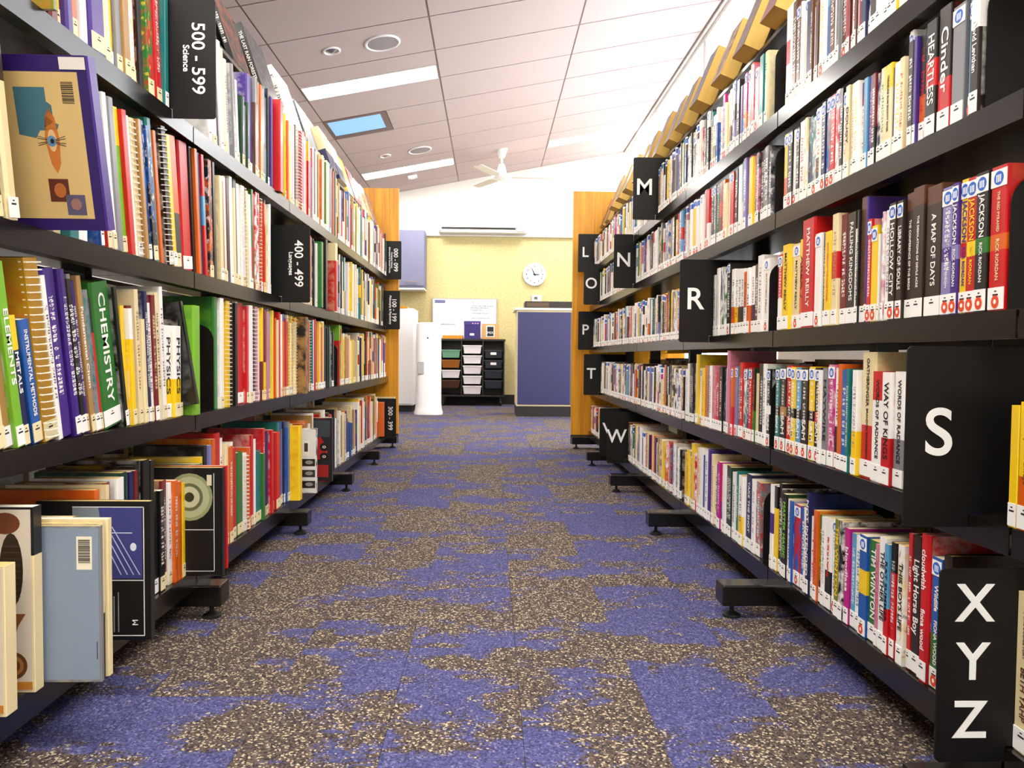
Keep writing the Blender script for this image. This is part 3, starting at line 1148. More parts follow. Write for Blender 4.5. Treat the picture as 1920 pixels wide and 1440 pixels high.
33076 210 313 rd rd wh H
33286 284 299 rd rd wh H
33570 139 291 gr rd wh -
33709 178 289 rd rd wh H
33888 226 301 rd rd wh H
34114 162 307 ye wh wh s
34276 295 296 wh ye bk s
34571 175 284 or wh wh -
34746 134 305 ye wh wh s
34880 569 313 wh gr bk s
35449 145 298 bk gr wh -
35594 213 283 gr bk wh -
35807 230 284 bk gr wh -
36036 148 295 dg wh wh n
36185 134 268 wh dg bk n
36319 279 266 wh wh bk n
36598 170 291 dg wh wh n
36768 205 275 wh bk bk -
36973 190 268 bk wh wh -
37163 196 268 nv bk bk -
37360 131 269 wh bk bk -
37491 170 262 bk wh wh -
38735 224 312 rd lg wh 2
38960 125 292 lg rd wh 2
39085 181 309 wh lg bk 2
39266 173 310 rd lg wh 2
39439 131 258 ye or wh -
39570 217 258 or ye wh -
39787 154 243 or or wh -
39941 228 241 ye or wh -
40168 231 272 wh ta bn -
40400 248 255 ta wh bn -
40648 126 271 cr ta bn -
40774 152 265 wh ta bn -
40926 187 268 wh or bn -
41113 233 248 or wh bn -
41346 156 266 cr or bn -
41501 211 263 wh or bn -
41712 226 247 ye cr wh -
41938 149 228 cr ye wh -
42087 175 237 wh cr bk -
42262 275 244 ye cr wh -
42537 198 234 cr ye wh -
42735 130 242 gr cr wh -
42866 196 243 ol ye wh -
43062 188 240 ye ol wh -
43250 246 230 wh ye bk -
43495 234 235 ol ye wh -
#
L4|17477 258 0 bk wh wh -
17735 265 0 bk br wh t
18000 273 260 mr cr wh t
18274 187 250 wh rd bk t
18460 223 253 or wh wh t
18683 195 247 or ta wh -
18879 166 240 ye ta wh -
23208 560 259 gn dg wh H
23769 371 250 wh ye bk s
24140 139 265 or rd wh -
24279 165 241 rd or wh -
24444 190 262 wh rd bk -
24634 238 300 rd wh wh -
24872 161 284 wh rd bk -
25033 532 241 te gr wh H
25565 244 227 gn ol wh -
25809 263 310 rd pk wh t
26072 175 285 pk rd wh t
26247 156 297 nv pu wh -
26403 231 285 pu nv wh -
26634 265 297 rd wh wh -
26899 338 290 cr ye wh -
27238 560 282 rd mr wh H
27797 289 313 te dg wh Hn
28086 197 312 bl gr wh H
28282 182 284 gr bl wh H
28464 194 312 nv gr wh -
28658 161 286 bl gr wh H
28819 170 307 gr bl wh H
28988 450 289 ye or wh Hnp@38
38745 187 277 wh gn gn t
38932 203 264 gn wh bk t
39135 173 251 ta gn gn t
39308 220 266 wh cr bk t
39528 218 264 cr wh bk t
39745 172 249 ta cr bk t
39918 266 252 wh cr bk t
40184 165 266 or rd wh -
40349 252 265 rd or wh -
40600 161 263 nv rd wh -
40762 182 254 or rd wh -
40944 312 218 bk wh wh -
41257 142 197 bl nv wh H
41399 234 179 nv bl wh H
41632 200 180 cr nv wh -
41832 229 187 bl nv wh H
42060 169 185 nv bl wh H
42229 159 181 wh nv bk -
42388 249 280 cr ta wh -
42637 161 255 ta cr wh -
42798 153 264 wh ta bk -
42950 285 278 cr ta wh -
43235 132 228 bk ye wh -
43367 179 217 ye bk wh -
43547 149 223 nv ye wh -
43695 242 226 bk ye wh -"""

# ------------------------------------------------------------------ books
HEX = dict(wh='f4f0ea', cr='e8d5a4', ye='f4ca18', rd='dc1016', mr='7a1018', pk='e28aa2', mg='d2128e', pu='48268e', lv='938bc6', nv='1b1f55', bl='1d60b8', lb='62b0de',
           te='12807e', gn='2b7c2a', dg='15402c', ol='8c8c26', ta='bd8f50', bn='64361a', br='2a1a10', bk='0b0909', gr='8e8e92', lg='86c832', oc='c8941e')
HEX['or'] = 'ee6a10'
NAME = dict(wh='white', cr='cream', ye='yellow', rd='red', mr='maroon', pk='pink', mg='magenta', pu='purple', lv='lilac', nv='navy', bl='blue', lb='sky blue', te='teal', gn='green', dg='dark green',
            ol='olive', ta='tan', bn='brown', br='dark brown', bk='black', gr='grey', lg='lime green', oc='ochre')
NAME['or'] = 'orange'
LINC = {k: tuple(x * (1. if k in ('wh', 'cr', 'ye') else .78) for x in lin(v)) for k, v in HEX.items()}
def shell(t, h, d, hard):
    c = min(.0024 if hard else .0007, t * .2)
    r = min(.004 if hard else .0012, t * .3); r2 = min(t * (.22 if hard else .06), .006)
    o = [(d, 0), (r, 0), (0, r2), (0, t - r2), (r, t), (d, t)]
    i = [(d, c), (max(c, r), c), (max(c, r), t - c), (d, t - c)]
    V = [(x, y, z) for z in (0, h) for x, y in o + i]
    F = []
    n = 10
    for k in range(5): F.append((k, k + 1, k + 1 + n, k + n))
    for k in range(3): F.append((7 + k, 6 + k, 6 + k + n, 7 + k + n))
    F += [(0, 10, 16, 6), (5, 9, 19, 15)]
    for b, fl in ((0, 0), (n, 1)):
        for q in ((0, 6, 7, 1), (1, 7, 2), (2, 7, 8, 3), (3, 8, 4), (4, 8, 9, 5)):
            q = tuple(x + b for x in q); F.append(q[::-1] if fl else q)
    g = (.003 if hard else .0006); e = .005 if hard else .0012
    x0, x1, y0, y1, z0, z1 = max(c, r) + .0004, d - e, c + .0001, t - c - .0001, g * .7, h - g
    PV = [(x0, y0, z0), (x1, y0, z0), (x1, y1, z0), (x0, y1, z0), (x0, y0, z1), (x1, y0, z1), (x1, y1, z1), (x0, y1, z1)]
    PF = [(0, 3, 2, 1), (4, 5, 6, 7), (0, 1, 5, 4), (1, 2, 6, 5), (2, 3, 7, 6), (3, 0, 4, 7)]
    return V, F, PV, PF
def put_attr(me, name, typ, vals):
    a = me.attributes.new(name, typ, 'POINT')
    a.data.foreach_set('vector' if typ == 'FLOAT_VECTOR' else 'color', [x for v in vals for x in v])
class Book: pass
PAGE_TONES = [lin('efe2bd'), lin('f6efdc'), lin('e3c88a'), lin('d9b56a')]
def make_book(c, fl, t, h, d, seed, near):
    """attributes of one book"""
    b = Book(); b.c, b.fl, b.t, b.h, b.d, b.seed = c, fl, t, h, d, seed
    b.hard = 'H' in fl
    lo, hi, pic, zone = 2., 2., 0., .25
    if '1' in fl: lo, hi = -.1, .42
    if '2' in fl: lo, hi = .74, 1.1
    if '3' in fl: lo, hi = .42, .66
    if '4' in fl: pic = 1.
    if '5' in fl: lo, hi = .86, 1.1
    if '6' in fl: lo, hi, zone = .42, .53, .55
    b.lo, b.hi, b.pic, b.zone = lo, hi, pic, zone
    b.txt = 1. if ('t' in fl or ('6' in fl)) else 0.
    b.title = ''
    b.paper = PAGE_TONES[int(seed * 997) % 4]
    return b
def cover_attrs(b, n, V, far):
    c1, c2, c3 = (LINC[k] for k in b.c)
    txt = 0. if b.title and '/' in b.title else (b.txt if ('6' in b.fl or not b.title) else 0.)
    lab = (b.lab, b.stk, b.ring, b.zone) if far else (0., 0., 0., b.zone)
    return dict(c1=[(*c1, b.lo)] * n, c2=[(*c2, b.hi)] * n, c3=[(*c3, txt)] * n, prm=[(b.seed, b.t, b.h, b.pic)] * n, lab=[lab] * n, bco=V)
stk_cache = {}
def sticker_mesh(t):
    k = round(t, 3)
    if k not in stk_cache:
        s = B(); w = t * .97; s.box(-.0006, 0, -w / 2, w / 2, -.013, .013)
        r = .0105; ry = min(r, w * .49)
        s.prism([(ry * math.cos(a * math.pi / 8), r * math.sin(a * math.pi / 8)) for a in range(16)], 'X', -.0009, -.0006, 1)
        for j in (-1, 0, 1):
            yy = min(.0022, w * .13); s.box(-.0011, -.0009, j * yy * 1.8 - yy / 2, j * yy * 1.8 + yy / 2, -.006, .005, 0)
        stk_cache[k] = s.mesh('genre_sticker', [M_PAPER, M_BLUESTK])
    return stk_cache[k]
lab_cache = {}
def label_mesh(t, aged):
    k = (round(t, 3), aged)
    if k not in lab_cache:
        s = B(); w = t * .96; s.box(-.0007, .0006, -w / 2, w / 2, 0, .033)
        iw = min(.006, w * .32)
        s.box(-.0009, -.0007, -iw / 2.5, iw / 2.5, .0262, .0282, 1); s.box(-.0009, -.0007, -iw, iw, .0205, .0232, 1)
        lab_cache[k] = s.mesh('spine_label', [M_CREAMP if aged else M_PAPER, M_INK])
    return lab_cache[k]
s = B()
def disc(s, r0, x0, x1, mi): s.prism([(r0 * .86 * math.cos(a * math.pi / 9), r0 * math.sin(a * math.pi / 9)) for a in range(18)], 'X', x0, x1, mi)
disc(s, .0098, -.0012, -.0009, 0); disc(s, .0036, -.0014, -.0012, 1)
RING = s.mesh('ring_sticker', [M_REDSTK, M_PAPER])
INKS = {k: simple('print_%s' % NAME[k].replace(' ', '_'), HEX[k], .5) for k in HEX}
def spiral_mesh(t, h):
    s = B(); n = int(h / .0125); rr = max(t * .5, .004)
    for k in range(n):
        z = .008 + k * (h - .016) / max(n - 1, 1)
        s.tube([(.004 + rr * .9 * math.cos(a) * -1, t / 2 + rr * 1.02 * math.sin(a), z + .002 * a / 3) for a in (-1.9, -1.1, -.4, .4, 1.1, 1.9)], .0015, 4)
    return s.mesh('spiral_binding', simple('binding_wire', 'efe7d8', .35))
def individual(b, mat, name):
    """one book as an object with its parts; mat = its world matrix"""
    V, F, PV, PF = shell(b.t, b.h, b.d, b.hard)
    me = bpy.data.meshes.new('book_cover'); me.from_pydata(V, [], F); me.materials.append(M_COVER)
    for k, v in cover_attrs(b, len(V), V, False).items(): put_attr(me, k, 'FLOAT_VECTOR' if k == 'bco' else 'FLOAT_COLOR', v)
    o = link(name, me); o.matrix_world = mat
    pm = bpy.data.meshes.new('page_block'); pm.from_pydata(PV, [], PF); pm.materials.append(M_PAGES)
    put_attr(pm, 'c1', 'FLOAT_COLOR', [(*b.paper, 1)] * 8); put_attr(pm, 'bco', 'FLOAT_VECTOR', PV)
    link('page_block', pm, o)
    if b.lab and b.t > .004:
        link('spine_label', label_mesh(b.t, b.aged), o, (-.0002, b.t / 2, .004 if b.hard else .002))
        if b.ring and b.t > .010: link('ring_sticker', RING, o, (-.0002, b.t / 2, .0135))
    if b.stk and b.t > .004: link('genre_sticker', sticker_mesh(b.t), o, (-.0002, b.t / 2, b.h - .018))
    if 's' in b.fl: link('spiral_binding', spiral_mesh(b.t, b.h), o)
    if b.title:
        zlo = (.045 if b.lab else .02); zhi = b.h - (.036 if b.stk else .015)
        if '5' in b.fl: zhi = b.h * .82
        parts = b.title.split('/')
        if len(parts) == 2: zones = [(zlo + (zhi - zlo) * .53, zhi), (zlo, zlo + (zhi - zlo) * .47)]
        elif '6' in b.fl: zones = [(zlo, b.h * .42)]
        else: zones = [(zlo + .004, zhi - .004)]
        for tx, (a, e) in zip(parts, zones):
            L = e - a; sz = min(b.t * .80, L / (.56 * len(tx)), .034)
            xs = min(1.7, L * .95 / (.56 * len(tx) * sz))
            text(tx, sz, o, INKS[b.c[2]], (-.0006, b.t / 2, (a + e) / 2), ((0, 0, -1), (0, -1, 0)), 'spine_title', xscale=xs, ext=.0002, bold=sz * .012)
    return o
class Mass:
    """books past the three hundred that show largest: one object for each bookcase"""
    def __init__(s): s.V, s.F, s.mi, s.at = [], [], [], {k: [] for k in ('c1', 'c2', 'c3', 'prm', 'lab', 'bco')}
    def add(s, b, mat):
        V, F, PV, PF = shell(b.t, b.h, b.d, b.hard)
        for v, f, m, at in ((V, F, 0, cover_attrs(b, len(V), V, True)), (PV, PF, 1, None)):
            n0 = len(s.V); s.V += [tuple(mat @ Vector(p)) for p in v]; s.F += [tuple(i + n0 for i in q) for q in f]; s.mi += [m] * len(f)
            if at is None: at = dict(c1=[(*b.paper, 1)] * 8, c2=[(0, 0, 0, 0)] * 8, c3=[(0, 0, 0, 0)] * 8, prm=[(0, 0, 0, 0)] * 8, lab=[(0, 0, 0, 0)] * 8, bco=v)
            for k in s.at: s.at[k] += list(at[k])
    def done(s, name, label):
        me = bpy.data.meshes.new(name); me.from_pydata(s.V, [], s.F); me.materials.append(M_COVER); me.materials.append(M_PAGES)
        me.polygons.foreach_set('material_index', s.mi)
        for k, v in s.at.items(): put_attr(me, k, 'FLOAT_VECTOR' if k == 'bco' else 'FLOAT_COLOR', v)
        o = link(name, me); tag(o, label, 'books'); o['kind'] = 'stuff'; return o

HMAX = dict(R1=.262, R2=.212, R3=.258, R4=.268, R5=.262, L1=.338, L2=.322, L3=.318, L4=.345)
LEAN = {'L2': [(1.18, 1.9, 8.0), (1.9, 2.1, 5.5), (2.1, 2.45, 3.)], 'L3': [(1.1, 1.62, 10.), (1.62, 1.81, 4.5)], 'L1': [(1.3, 1.8, 4.5), (2.0, 2.36, 6.)]}
def place(row, y, b, prot=0., lean=None):
    """world matrix of a book standing at distance y on a shelf, spine to the aisle"""
    q = SIDE[row[0]]; z = q['rows'][row] + .0006
    if lean is None:
        lean = 0.
        for a, e, l in LEAN.get(row, ()):
            if a <= y <= e: lean = l
    if row[0] == 'R':
        return Matrix.Translation((q['xf'] + .003 + b.jit - prot, y, z)) @ Matrix.Rotation(math.radians(lean), 4, 'X')
    return Matrix.Translation((-(q['xf'] + .003 + b.jit - prot), y, z)) @ Matrix.Rotation(math.radians(lean), 4, 'X') @ Matrix.Rotation(math.pi, 4, 'Z') @ Matrix.Translation((0, -b.t, 0))
ALL = {'R': [], 'L': []}
def add_book(row, y, t, h, c, fl, title='', prot=0., d=None, lean=None):
    side = row[0]
    if side == 'R':
        h = h or rng.choice((.178, .197, .198, .198, .203, .21)); d = d or (.152 if 'H' in fl else .128 + rng.random() * .012)
    else:
        h = h or rng.uniform(.235, .31); d = d or rng.uniform(.175, .215)
    h = min(h, HMAX[row])
    b = make_book(c, fl, t - .0012, h, d, rng.random(), True)
    b.title = title; b.row, b.y = row, y
    b.jit = rng.random() * (.010 if side == 'R' else .016)
    b.lab = 0. if 'n' in fl else (.034 if side == 'R' else (.032 if rng.random() < .8 else 0.))
    if prot: b.lab = 0.
    b.aged = side == 'L' and rng.random() < .65
    b.stk = .03 if 'b' in fl else 0.
    b.ring = 1. if 'o' in fl else 0.
    b.mat = place(row, y, b, prot, lean)
    b.prot = prot
    ALL[side].append(b); return b

for blk in BOOKS.strip().split('\n#\n'):
    row, body = blk.split('|')
    for ln in body.splitlines():
        w = ln.split(None, 7)
        fl, prot = w[6], 0.
        if '@' in fl: fl, p_ = fl.split('@'); prot = int(p_) / 1000; fl = fl.replace('p', '')
        add_book(row, int(w[0]) / 1e4, int(w[1]) / 1e4, int(w[2]) / 1e3, w[3:6], fl, w[7] if len(w) > 7 else '', prot)

# the shelves farther along, filled with books of the same mix
MIX_R = ['wh'] * 16 + ['cr'] * 5 + ['bk'] * 5 + ['br'] * 3 + ['rd'] * 3 + ['nv', 'nv', 'bl', 'lb', 'ye', 'ye', 'or', 'pu', 'lv', 'pk', 'mg', 'gn', 'te', 'gr', 'gr', 'mr', 'bn']
MIX_L = ['wh'] * 12 + ['cr'] * 7 + ['ta'] * 4 + ['ye'] * 4 + ['bk'] * 4 + ['rd'] * 4 + ['or', 'or', 'bn', 'bn', 'nv', 'nv', 'bl', 'te', 'gn', 'dg', 'gr', 'gr', 'pu', 'mr', 'pk', 'lv', 'ol', 'br']
DARK = {'bk', 'br', 'nv', 'pu', 'mr', 'dg', 'bn', 'bl', 'te', 'gn', 'rd', 'mg'}
def fill(row, ya, yb, stops=()):
    y = ya
    side = row[0]
    while y < yb - .01:
        if any(abs(y - g) < .022 for g in stops): y += .05; continue
        t = rng.uniform(.012, .030) if side == 'R' else rng.choice((rng.uniform(.006, .014), rng.uniform(.010, .030)))
        if y + t > yb: break
        c1 = rng.choice(MIX_R if side == 'R' else MIX_L); c2 = rng.choice(MIX_R if side == 'R' else MIX_L)
        c3 = rng.choice(('wh', 'cr', 'ye')) if c1 in DARK else rng.choice(('bk', 'rd', 'nv', 'bn'))
        fl = rng.choice(('t', 't', 't1', 't3', '4', 't2', '-')) if side == 'R' else rng.choice(('t', '-', '-', '1', '3', 't'))
        if side == 'R':
            if rng.random() < .28: fl += 'b'
            if rng.random() < .30: fl += 'o'
        if rng.random() < .12: fl += 'H'
        if side == 'L' and rng.random() < .2: fl += 'n'
        add_book(row, y, t, 0, (c1, c2, c3), fl); y += t
        if rng.random() < .006: y += .05
BAYS = YB
fill('R1', 2.06, 3.405); fill('R1', 3.43, 5.53)
fill('R2', 2.90, 3.915); fill('R2', 3.94, 5.18); fill('R2', 5.20, 5.60)
fill('R3', 2.56, 5.47); fill('R3', 5.50, 5.6)
fill('R4', 2.89, 5.12); fill('R4', 5.15, 5.6)
fill('R5', 3.78, 4.06); fill('R5', 4.09, 4.34); fill('R5', 4.40, 5.58)
fill('L1', 3.80, 5.56); fill('L2', 3.66, 5.48); fill('L2', 5.51, 5.6); fill('L3', 4.40, 5.60); fill('L4', 3.42, 3.86); fill('L4', 4.42, 5.21)

# ------------------------------------------------------------------ large books that stand out past the shelf edge, with printed covers
def face(o, b, pts, col, lift=.0004, name='cover_print', th=.0004, rough=.45):
    """a flat printed shape on the cover turned to the camera; pts measured from the spine inwards and up"""
    B().prism(pts, 'Y', b.t + lift - th, b.t + lift).obj(name, simple('ink_' + col, col, rough), o)
def rect(x0, x1, z0, z1): return [(x0, z0), (x1, z0), (x1, z1), (x0, z1)]
def ell(cx, cz_, rx, rz, n=20, a0=0., a1=2 * math.pi): return [(cx + rx * math.cos(a0 + (a1 - a0) * k / n), cz_ + rz * math.sin(a0 + (a1 - a0) * k / n)) for k in range(n)]
def barcode(o, b, x0, x1, z0, z1, across=True):
    face(o, b, rect(x0, x1, z0, z1), 'f1e6cc', .0005, 'barcode_sticker')
    s = B(); n = 15; r = random.Random(3)
    zz = z0 + .2 * (z1 - z0)
    while zz < z1 - .1 * (z1 - z0):
        w = r.choice((.0006, .001, .0018)); s.box(x0 + .12 * (x1 - x0), x1 - .12 * (x1 - x0), b.t + .0005, b.t + .0007, zz, zz + w); zz += w + r.choice((.0008, .0012))
    s.obj('barcode', M_INK, o)
def art_fossil(o, b):
    face(o, b, rect(.004, .16, .004, b.h - .004), 'd8cbb8', .0003)
    k = b.h / .31
    face(o, b, ell(.036, .205 * k, .019, .062 * k), '2e2117', .0006); 
    for q in range(9): face(o, b, rect(.022, .050, (.16 + q * .0105) * k, (.162 + q * .0105) * k), '4c3522', .0008)
    face(o, b, [(.014, .132 * k), (.058, .132 * k), (.05, .118 * k), (.037, .075 * k), (.026, .112 * k)], '7d4a22', .0006)
    for q, r_ in enumerate((.023, .017, .011, .005)): face(o, b, ell(.035, .045 * k, r_, r_), ('6b3e1c', 'a8703a', '5e3517', 'b98a52')[q], .0005 + .0002 * q)
    face(o, b, ell(.045, .283 * k, .024, .018 * k), '6e3b1a', .0006)
    face(o, b, rect(.004, .10, .005, .018), 'c98232', .0006)
def art_grey(o, b):
    face(o, b, rect(.003, .18, .004, b.h - .004), '8794a6', .0003); barcode(o, b, .014, .040, b.h - .075, b.h - .018)
    face(o, b, rect(.006, .0072, .04, .07), '2a2c30', .0006)
def art_black(o, b):
    face(o, b, rect(.003, .19, .003, b.h - .003), '0a090b', .0003)
    face(o, b, rect(.016, .15, .122, b.h - .012), '3a3f7e', .0005)
    face(o, b, [(.10, b.h - .012), (.15, b.h - .012), (.15, .122), (.115, .122), (.09, .19)], '7f8a90', .0006)
    for z in (.008, .118, b.h - .012): face(o, b, rect(.012, .15, z, z + .0016), 'f4f2ee', .0008)
    face(o, b, rect(.012, .0136, .008, b.h - .0104), 'f4f2ee', .0008)
    face(o, b, rect(.035, .15, .212, .2135), 'dfe3ee', .0008)
    for q in range(4): face(o, b, [(.02 + q * .012, .13), (.022 + q * .012, .13), (.075 + q * .01, .225), (.073 + q * .01, .225)], 'b9bce0', .0009)
    face(o, b, ell(.033, .185, .006, .008), 'e6e8f4', .001)
    for q in range(5): face(o, b, rect(.062 + q * .0085, .064 + q * .0085, .016, .095 - q * .008), '8f8f93', .0008)
    text('M', .016, o, M_WHITE_INK, (.03, b.t + .001, .035), ((0, 0, 1), (1, 0, 0)), 'cover_print')
def art_disc(o, b):
    face(o, b, rect(.003, .19, .003, b.h - .003), '0a0a09', .0003)
    for q, (r_, c_) in enumerate(((.058, '8f9468'), (.05, 'a9ae86'), (.034, '5e6442'), (.026, 'b9bb98'), (.012, '2c2f1e'))): face(o, b, ell(.082, b.h - .075, r_, r_ * 1.05), c_, .0006 + .0002 * q)
    face(o, b, rect(.020, .0215, .012, b.h - .014), 'f1efe8', .0006); face(o, b, rect(.020, .16, .012, .0135), 'f1efe8', .0006); face(o, b, rect(.020, .16, .118, .1195), 'f1efe8', .0006)
    face(o, b, rect(.026, .038, b.h - .045, b.h - .018), 'd8cdb0', .0014, 'barcode_sticker')
def art_redyellow(o, b):
    face(o, b, rect(.003, .09, .11, b.h - .008), '8c1a12', .0003); face(o, b, ell(.035, .20, .026, .024), '1c1a22', .0005); face(o, b, ell(.04, .225, .02, .012), 'd8451c', .0007)
    face(o, b, [(.012, .003), (.09, .003), (.09, .11), (.02, .12)], 'd2a336', .0005); face(o, b, rect(.03, .045, .15, .18), 'cfc6b4', .0009, 'barcode_sticker')
def art_mono(o, b):
    face(o, b, rect(.002, .16, .003, b.h - .003), 'dcdad4', .0003)
    for q in range(3):
        face(o, b, rect(.006, .06, .02 + q * .045, .05 + q * .045), ('1a1817', '2a2826', '121110')[q], .0005); face(o, b, ell(.03, .036 + q * .045, .016, .008), '8f8b84', .0007)
    face(o, b, rect(.03, .055, .155, .215), 'efe9d6', .0006, 'barcode_sticker'); face(o, b, rect(.035, .05, .17, .205), '3a3733', .0008)
def art_truck(o, b):
    face(o, b, rect(.006, .16, .004, b.h - .006), '16191c', .0003)
    face(o, b, rect(.008, .09, b.h - .085, b.h - .012), '394148', .0005)
    face(o, b, [(.02, .10), (.08, .10), (.08, .19), (.05, .20), (.02, .15)], 'b3180f', .0006); face(o, b, rect(.015, .07, .02, .075), '9a1a12', .0006)
    for z in (.155, .112): face(o, b, ell(.034, z, .02, .019), '0c0b0b', .0008); face(o, b, ell(.034, z, .008, .006), 'd8d4c8', .001); face(o, b, ell(.034, z, .004, .003), '3a3733', .0012)
def art_purple(o, b):
    h = b.h
    face(o, b, rect(.001, .25, .001, h - .001), '2c1560', .0003)
    face(o, b, rect(.018, .24, .020, h - .026), 'd9b878', .0006)
    face(o, b, [(.074, h - .05), (.125, h - .05), (.125, h - .125), (.098, h - .13), (.09, h - .118), (.062, h - .118), (.058, h - .108), (.066, h - .105), (.066, h - .078), (.074, h - .072)], '42707e', .0009)
    face(o, b, [(.072, .20), (.064, .185), (.060, .15), (.063, .11), (.070, .095), (.078, .11), (.084, .15), (.080, .185)], 'c9752c', .0009); face(o, b, ell(.072, .148, .007, .018), 'e2b98a', .0011); face(o, b, ell(.073, .147, .0075, .009), '5d87a8', .0012); face(o, b, ell(.072, .147, .003, .004), '0e0d10', .0015)
    for q in (-2, -1, 1, 2): face(o, b, [(.05, .147 + q * .004), (.066, .146 + q * .0015), (.066, .147 + q * .0015), (.05, .1478 + q * .004)], '2a2522', .0013); face(o, b, [(.08, .147 + q * .0015), (.096, .147 + q * .004), (.096, .1478 + q * .004), (.08, .148 + q * .0015)], '2a2522', .0013)
    face(o, b, rect(.055, .088, .048, .086), '5c2614', .0009); face(o, b, ell(.07, .067, .010, .012), 'b5652e', .0011)
    face(o, b, rect(.030, .062, .026, .060), '5a5470', .001); face(o, b, ell(.046, .044, .009, .010), '9b6f66', .0012)
    barcode(o, b, .024, .050, h - .085, h - .036)
    face(o, b, rect(.003, .045, h - .022, h - .003), 'ece6dc', .0008)
SPECIAL = [  # row, distance, thickness, height, colours, flags, stands out by, depth, label, art
    ('L4', 1.160, .030, .235, ('cr', 'bn', 'bk'), 'n', .026, .20, 'cream fossil book at the very edge, lowest in the bottom nonfiction shelf', art_fossil),
    ('L4', 1.245, .026, .310, ('cr', 'bk', 'bk'), 'n2', .030, .20, 'tall cream book with fossil pictures, bottom nonfiction shelf, beside the grey one', art_fossil),
    ('L4', 1.284, .010, .270, ('gr', 'cr', 'wh'), 'n', .110, .22, 'plain blue-grey book with a white barcode sticker, bottom nonfiction shelf', art_grey),
    ('L4', 1.295, .011, .272, ('cr', 'bk', 'bk'), 'n1', .106, .22, 'thin cream and black book directly behind the blue-grey barcode book', None),
    ('L4', 1.307, .015, .277, ('cr', 'br', 'bk'), 'n', .108, .22, 'worn cream book with dark spine edge, second behind the blue-grey barcode book', None),
    ('L4', 1.475, .018, .275, ('bk', 'nv', 'wh'), 'n', .107, .22, 'black book with white frame lines and a blue picture, bottom nonfiction shelf', art_black),
    ('L4', 1.904, .020, .277, ('bk', 'gr', 'wh'), 'n', .100, .22, 'black book with a pale green disc on its cover, bottom nonfiction shelf', art_disc),
    ('L4', 1.972, .012, .272, ('rd', 'ye', 'wh'), 'n', .094, .20, 'thin red and yellow book standing out just behind the green disc book', art_redyellow),
    ('L4', 3.060, .018, .265, ('wh', 'bk', 'bk'), 'n4', .066, .20, 'black and white photo magazine standing out beside the truck book', art_mono),
    ('L4', 3.340, .026, .285, ('bk', 'rd', 'wh'), 'n', .080, .22, 'dark book with a red truck picture, bottom nonfiction shelf', art_truck),
    ('L4', 5.215, .030, .24, ('or', 'ta', 'wh'), 'n', .035, .18, 'brown orange book just before the 300 to 399 sign', None),
    ('L4', 5.340, .030, .27, ('cr', 'bn', 'wh'), 'n', .105, .2, 'cream book just past the 300 to 399 sign', None),
    ('L2', 1.325, .036, .282, ('pu', 'nv', 'wh'), 'Hn', .112, .26, 'large purple hardcover pulled forward, its cream back cover facing the camera', art_purple),
    ('L1', 1.3155, .012, .290, ('ol', 'or', 'wh'), 'n', .036, .22, 'olive green book pulled forward on the top nonfiction shelf, near corner', None),
]
for row, y, t_, h, c, fl, prot, d, lab, art in SPECIAL:
    b = add_book(row, y, t_, h, c, fl, '', prot, d, {'L2': 13., 'L1': 4.5}.get(row, 0.)); b.special = lab; b.art = art
# ordinary books between the large ones on the bottom and second nonfiction shelves
for y, t_, h, c, fl in ((1.335, .02, .24, ('rd', 'or', 'wh'), 't'), (1.357, .016, .25, ('cr', 'wh', 'bk'), 't'), (1.375, .02, .235, ('ol', 'ta', 'wh'), '-'), (1.397, .018, .26, ('ta', 'cr', 'bk'), 't'), (1.417, .025, .25, ('wh', 'cr', 'bk'), '-'),
                        (1.50, .020, .292, ('or', 'rd', 'wh'), 'n'), (1.522, .012, .298, ('cr', 'wh', 'bk'), '-'), (1.536, .022, .300, ('mr', 'wh', 'wh'), 'nt'), (1.56, .03, .305, ('wh', 'bn', 'bk'), '-'), (1.592, .024, .312, ('dg', 'te', 'wh'), 'n'), (1.618, .018, .31, ('nv', 'wh', 'wh'), 'n'), (1.638, .014, .31, ('mr', 'pk', 'wh'), '-'), (1.654, .03, .317, ('bk', 'ye', 'wh'), 'Hn'), (1.688, .034, .325, ('bk', 'wh', 'wh'), 'n'), (1.724, .02, .32, ('bk', 'br', 'wh'), 'n'),
                        (1.99, .02, .26, ('ye', 'gn', 'wh'), 'n'), (2.012, .022, .27, ('gn', 'ye', 'wh'), 'n'), (2.036, .02, .285, ('ye', 'cr', 'wh'), 'n'), (2.058, .034, .312, ('bk', 'gr', 'wh'), 'Hn'), (2.095, .02, .31, ('lv', 'wh', 'bk'), '-'), (2.117, .024, .325, ('or', 'ye', 'wh'), 'n'), (2.143, .045, .338, ('rd', 'mr', 'wh'), 'Hn'), (2.19, .02, .32, ('wh', 'cr', 'bk'), 't'), (2.212, .016, .3, ('cr', 'ta', 'bk'), '-'), (2.23, .03, .29, ('or', 'rd', 'wh'), 't'), (2.262, .02, .30, ('wh', 'rd', 'rd'), 't'), (2.284, .03, .28, ('rd', 'wh', 'wh'), '-')):
    add_book('L4', y, t_, h, c, fl)
fill('L4', 2.95, 3.05); fill('L4', 3.09, 3.33)
for y, t_, h, c in ((1.372, .025, .26, ('cr', 'wh', 'bk')), (1.40, .03, .28, ('te', 'wh', 'wh')), (1.432, .03, .28, ('wh', 'rd', 'bk'))): add_book('L2', y, t_, h, c, 'nt', lean=0.)
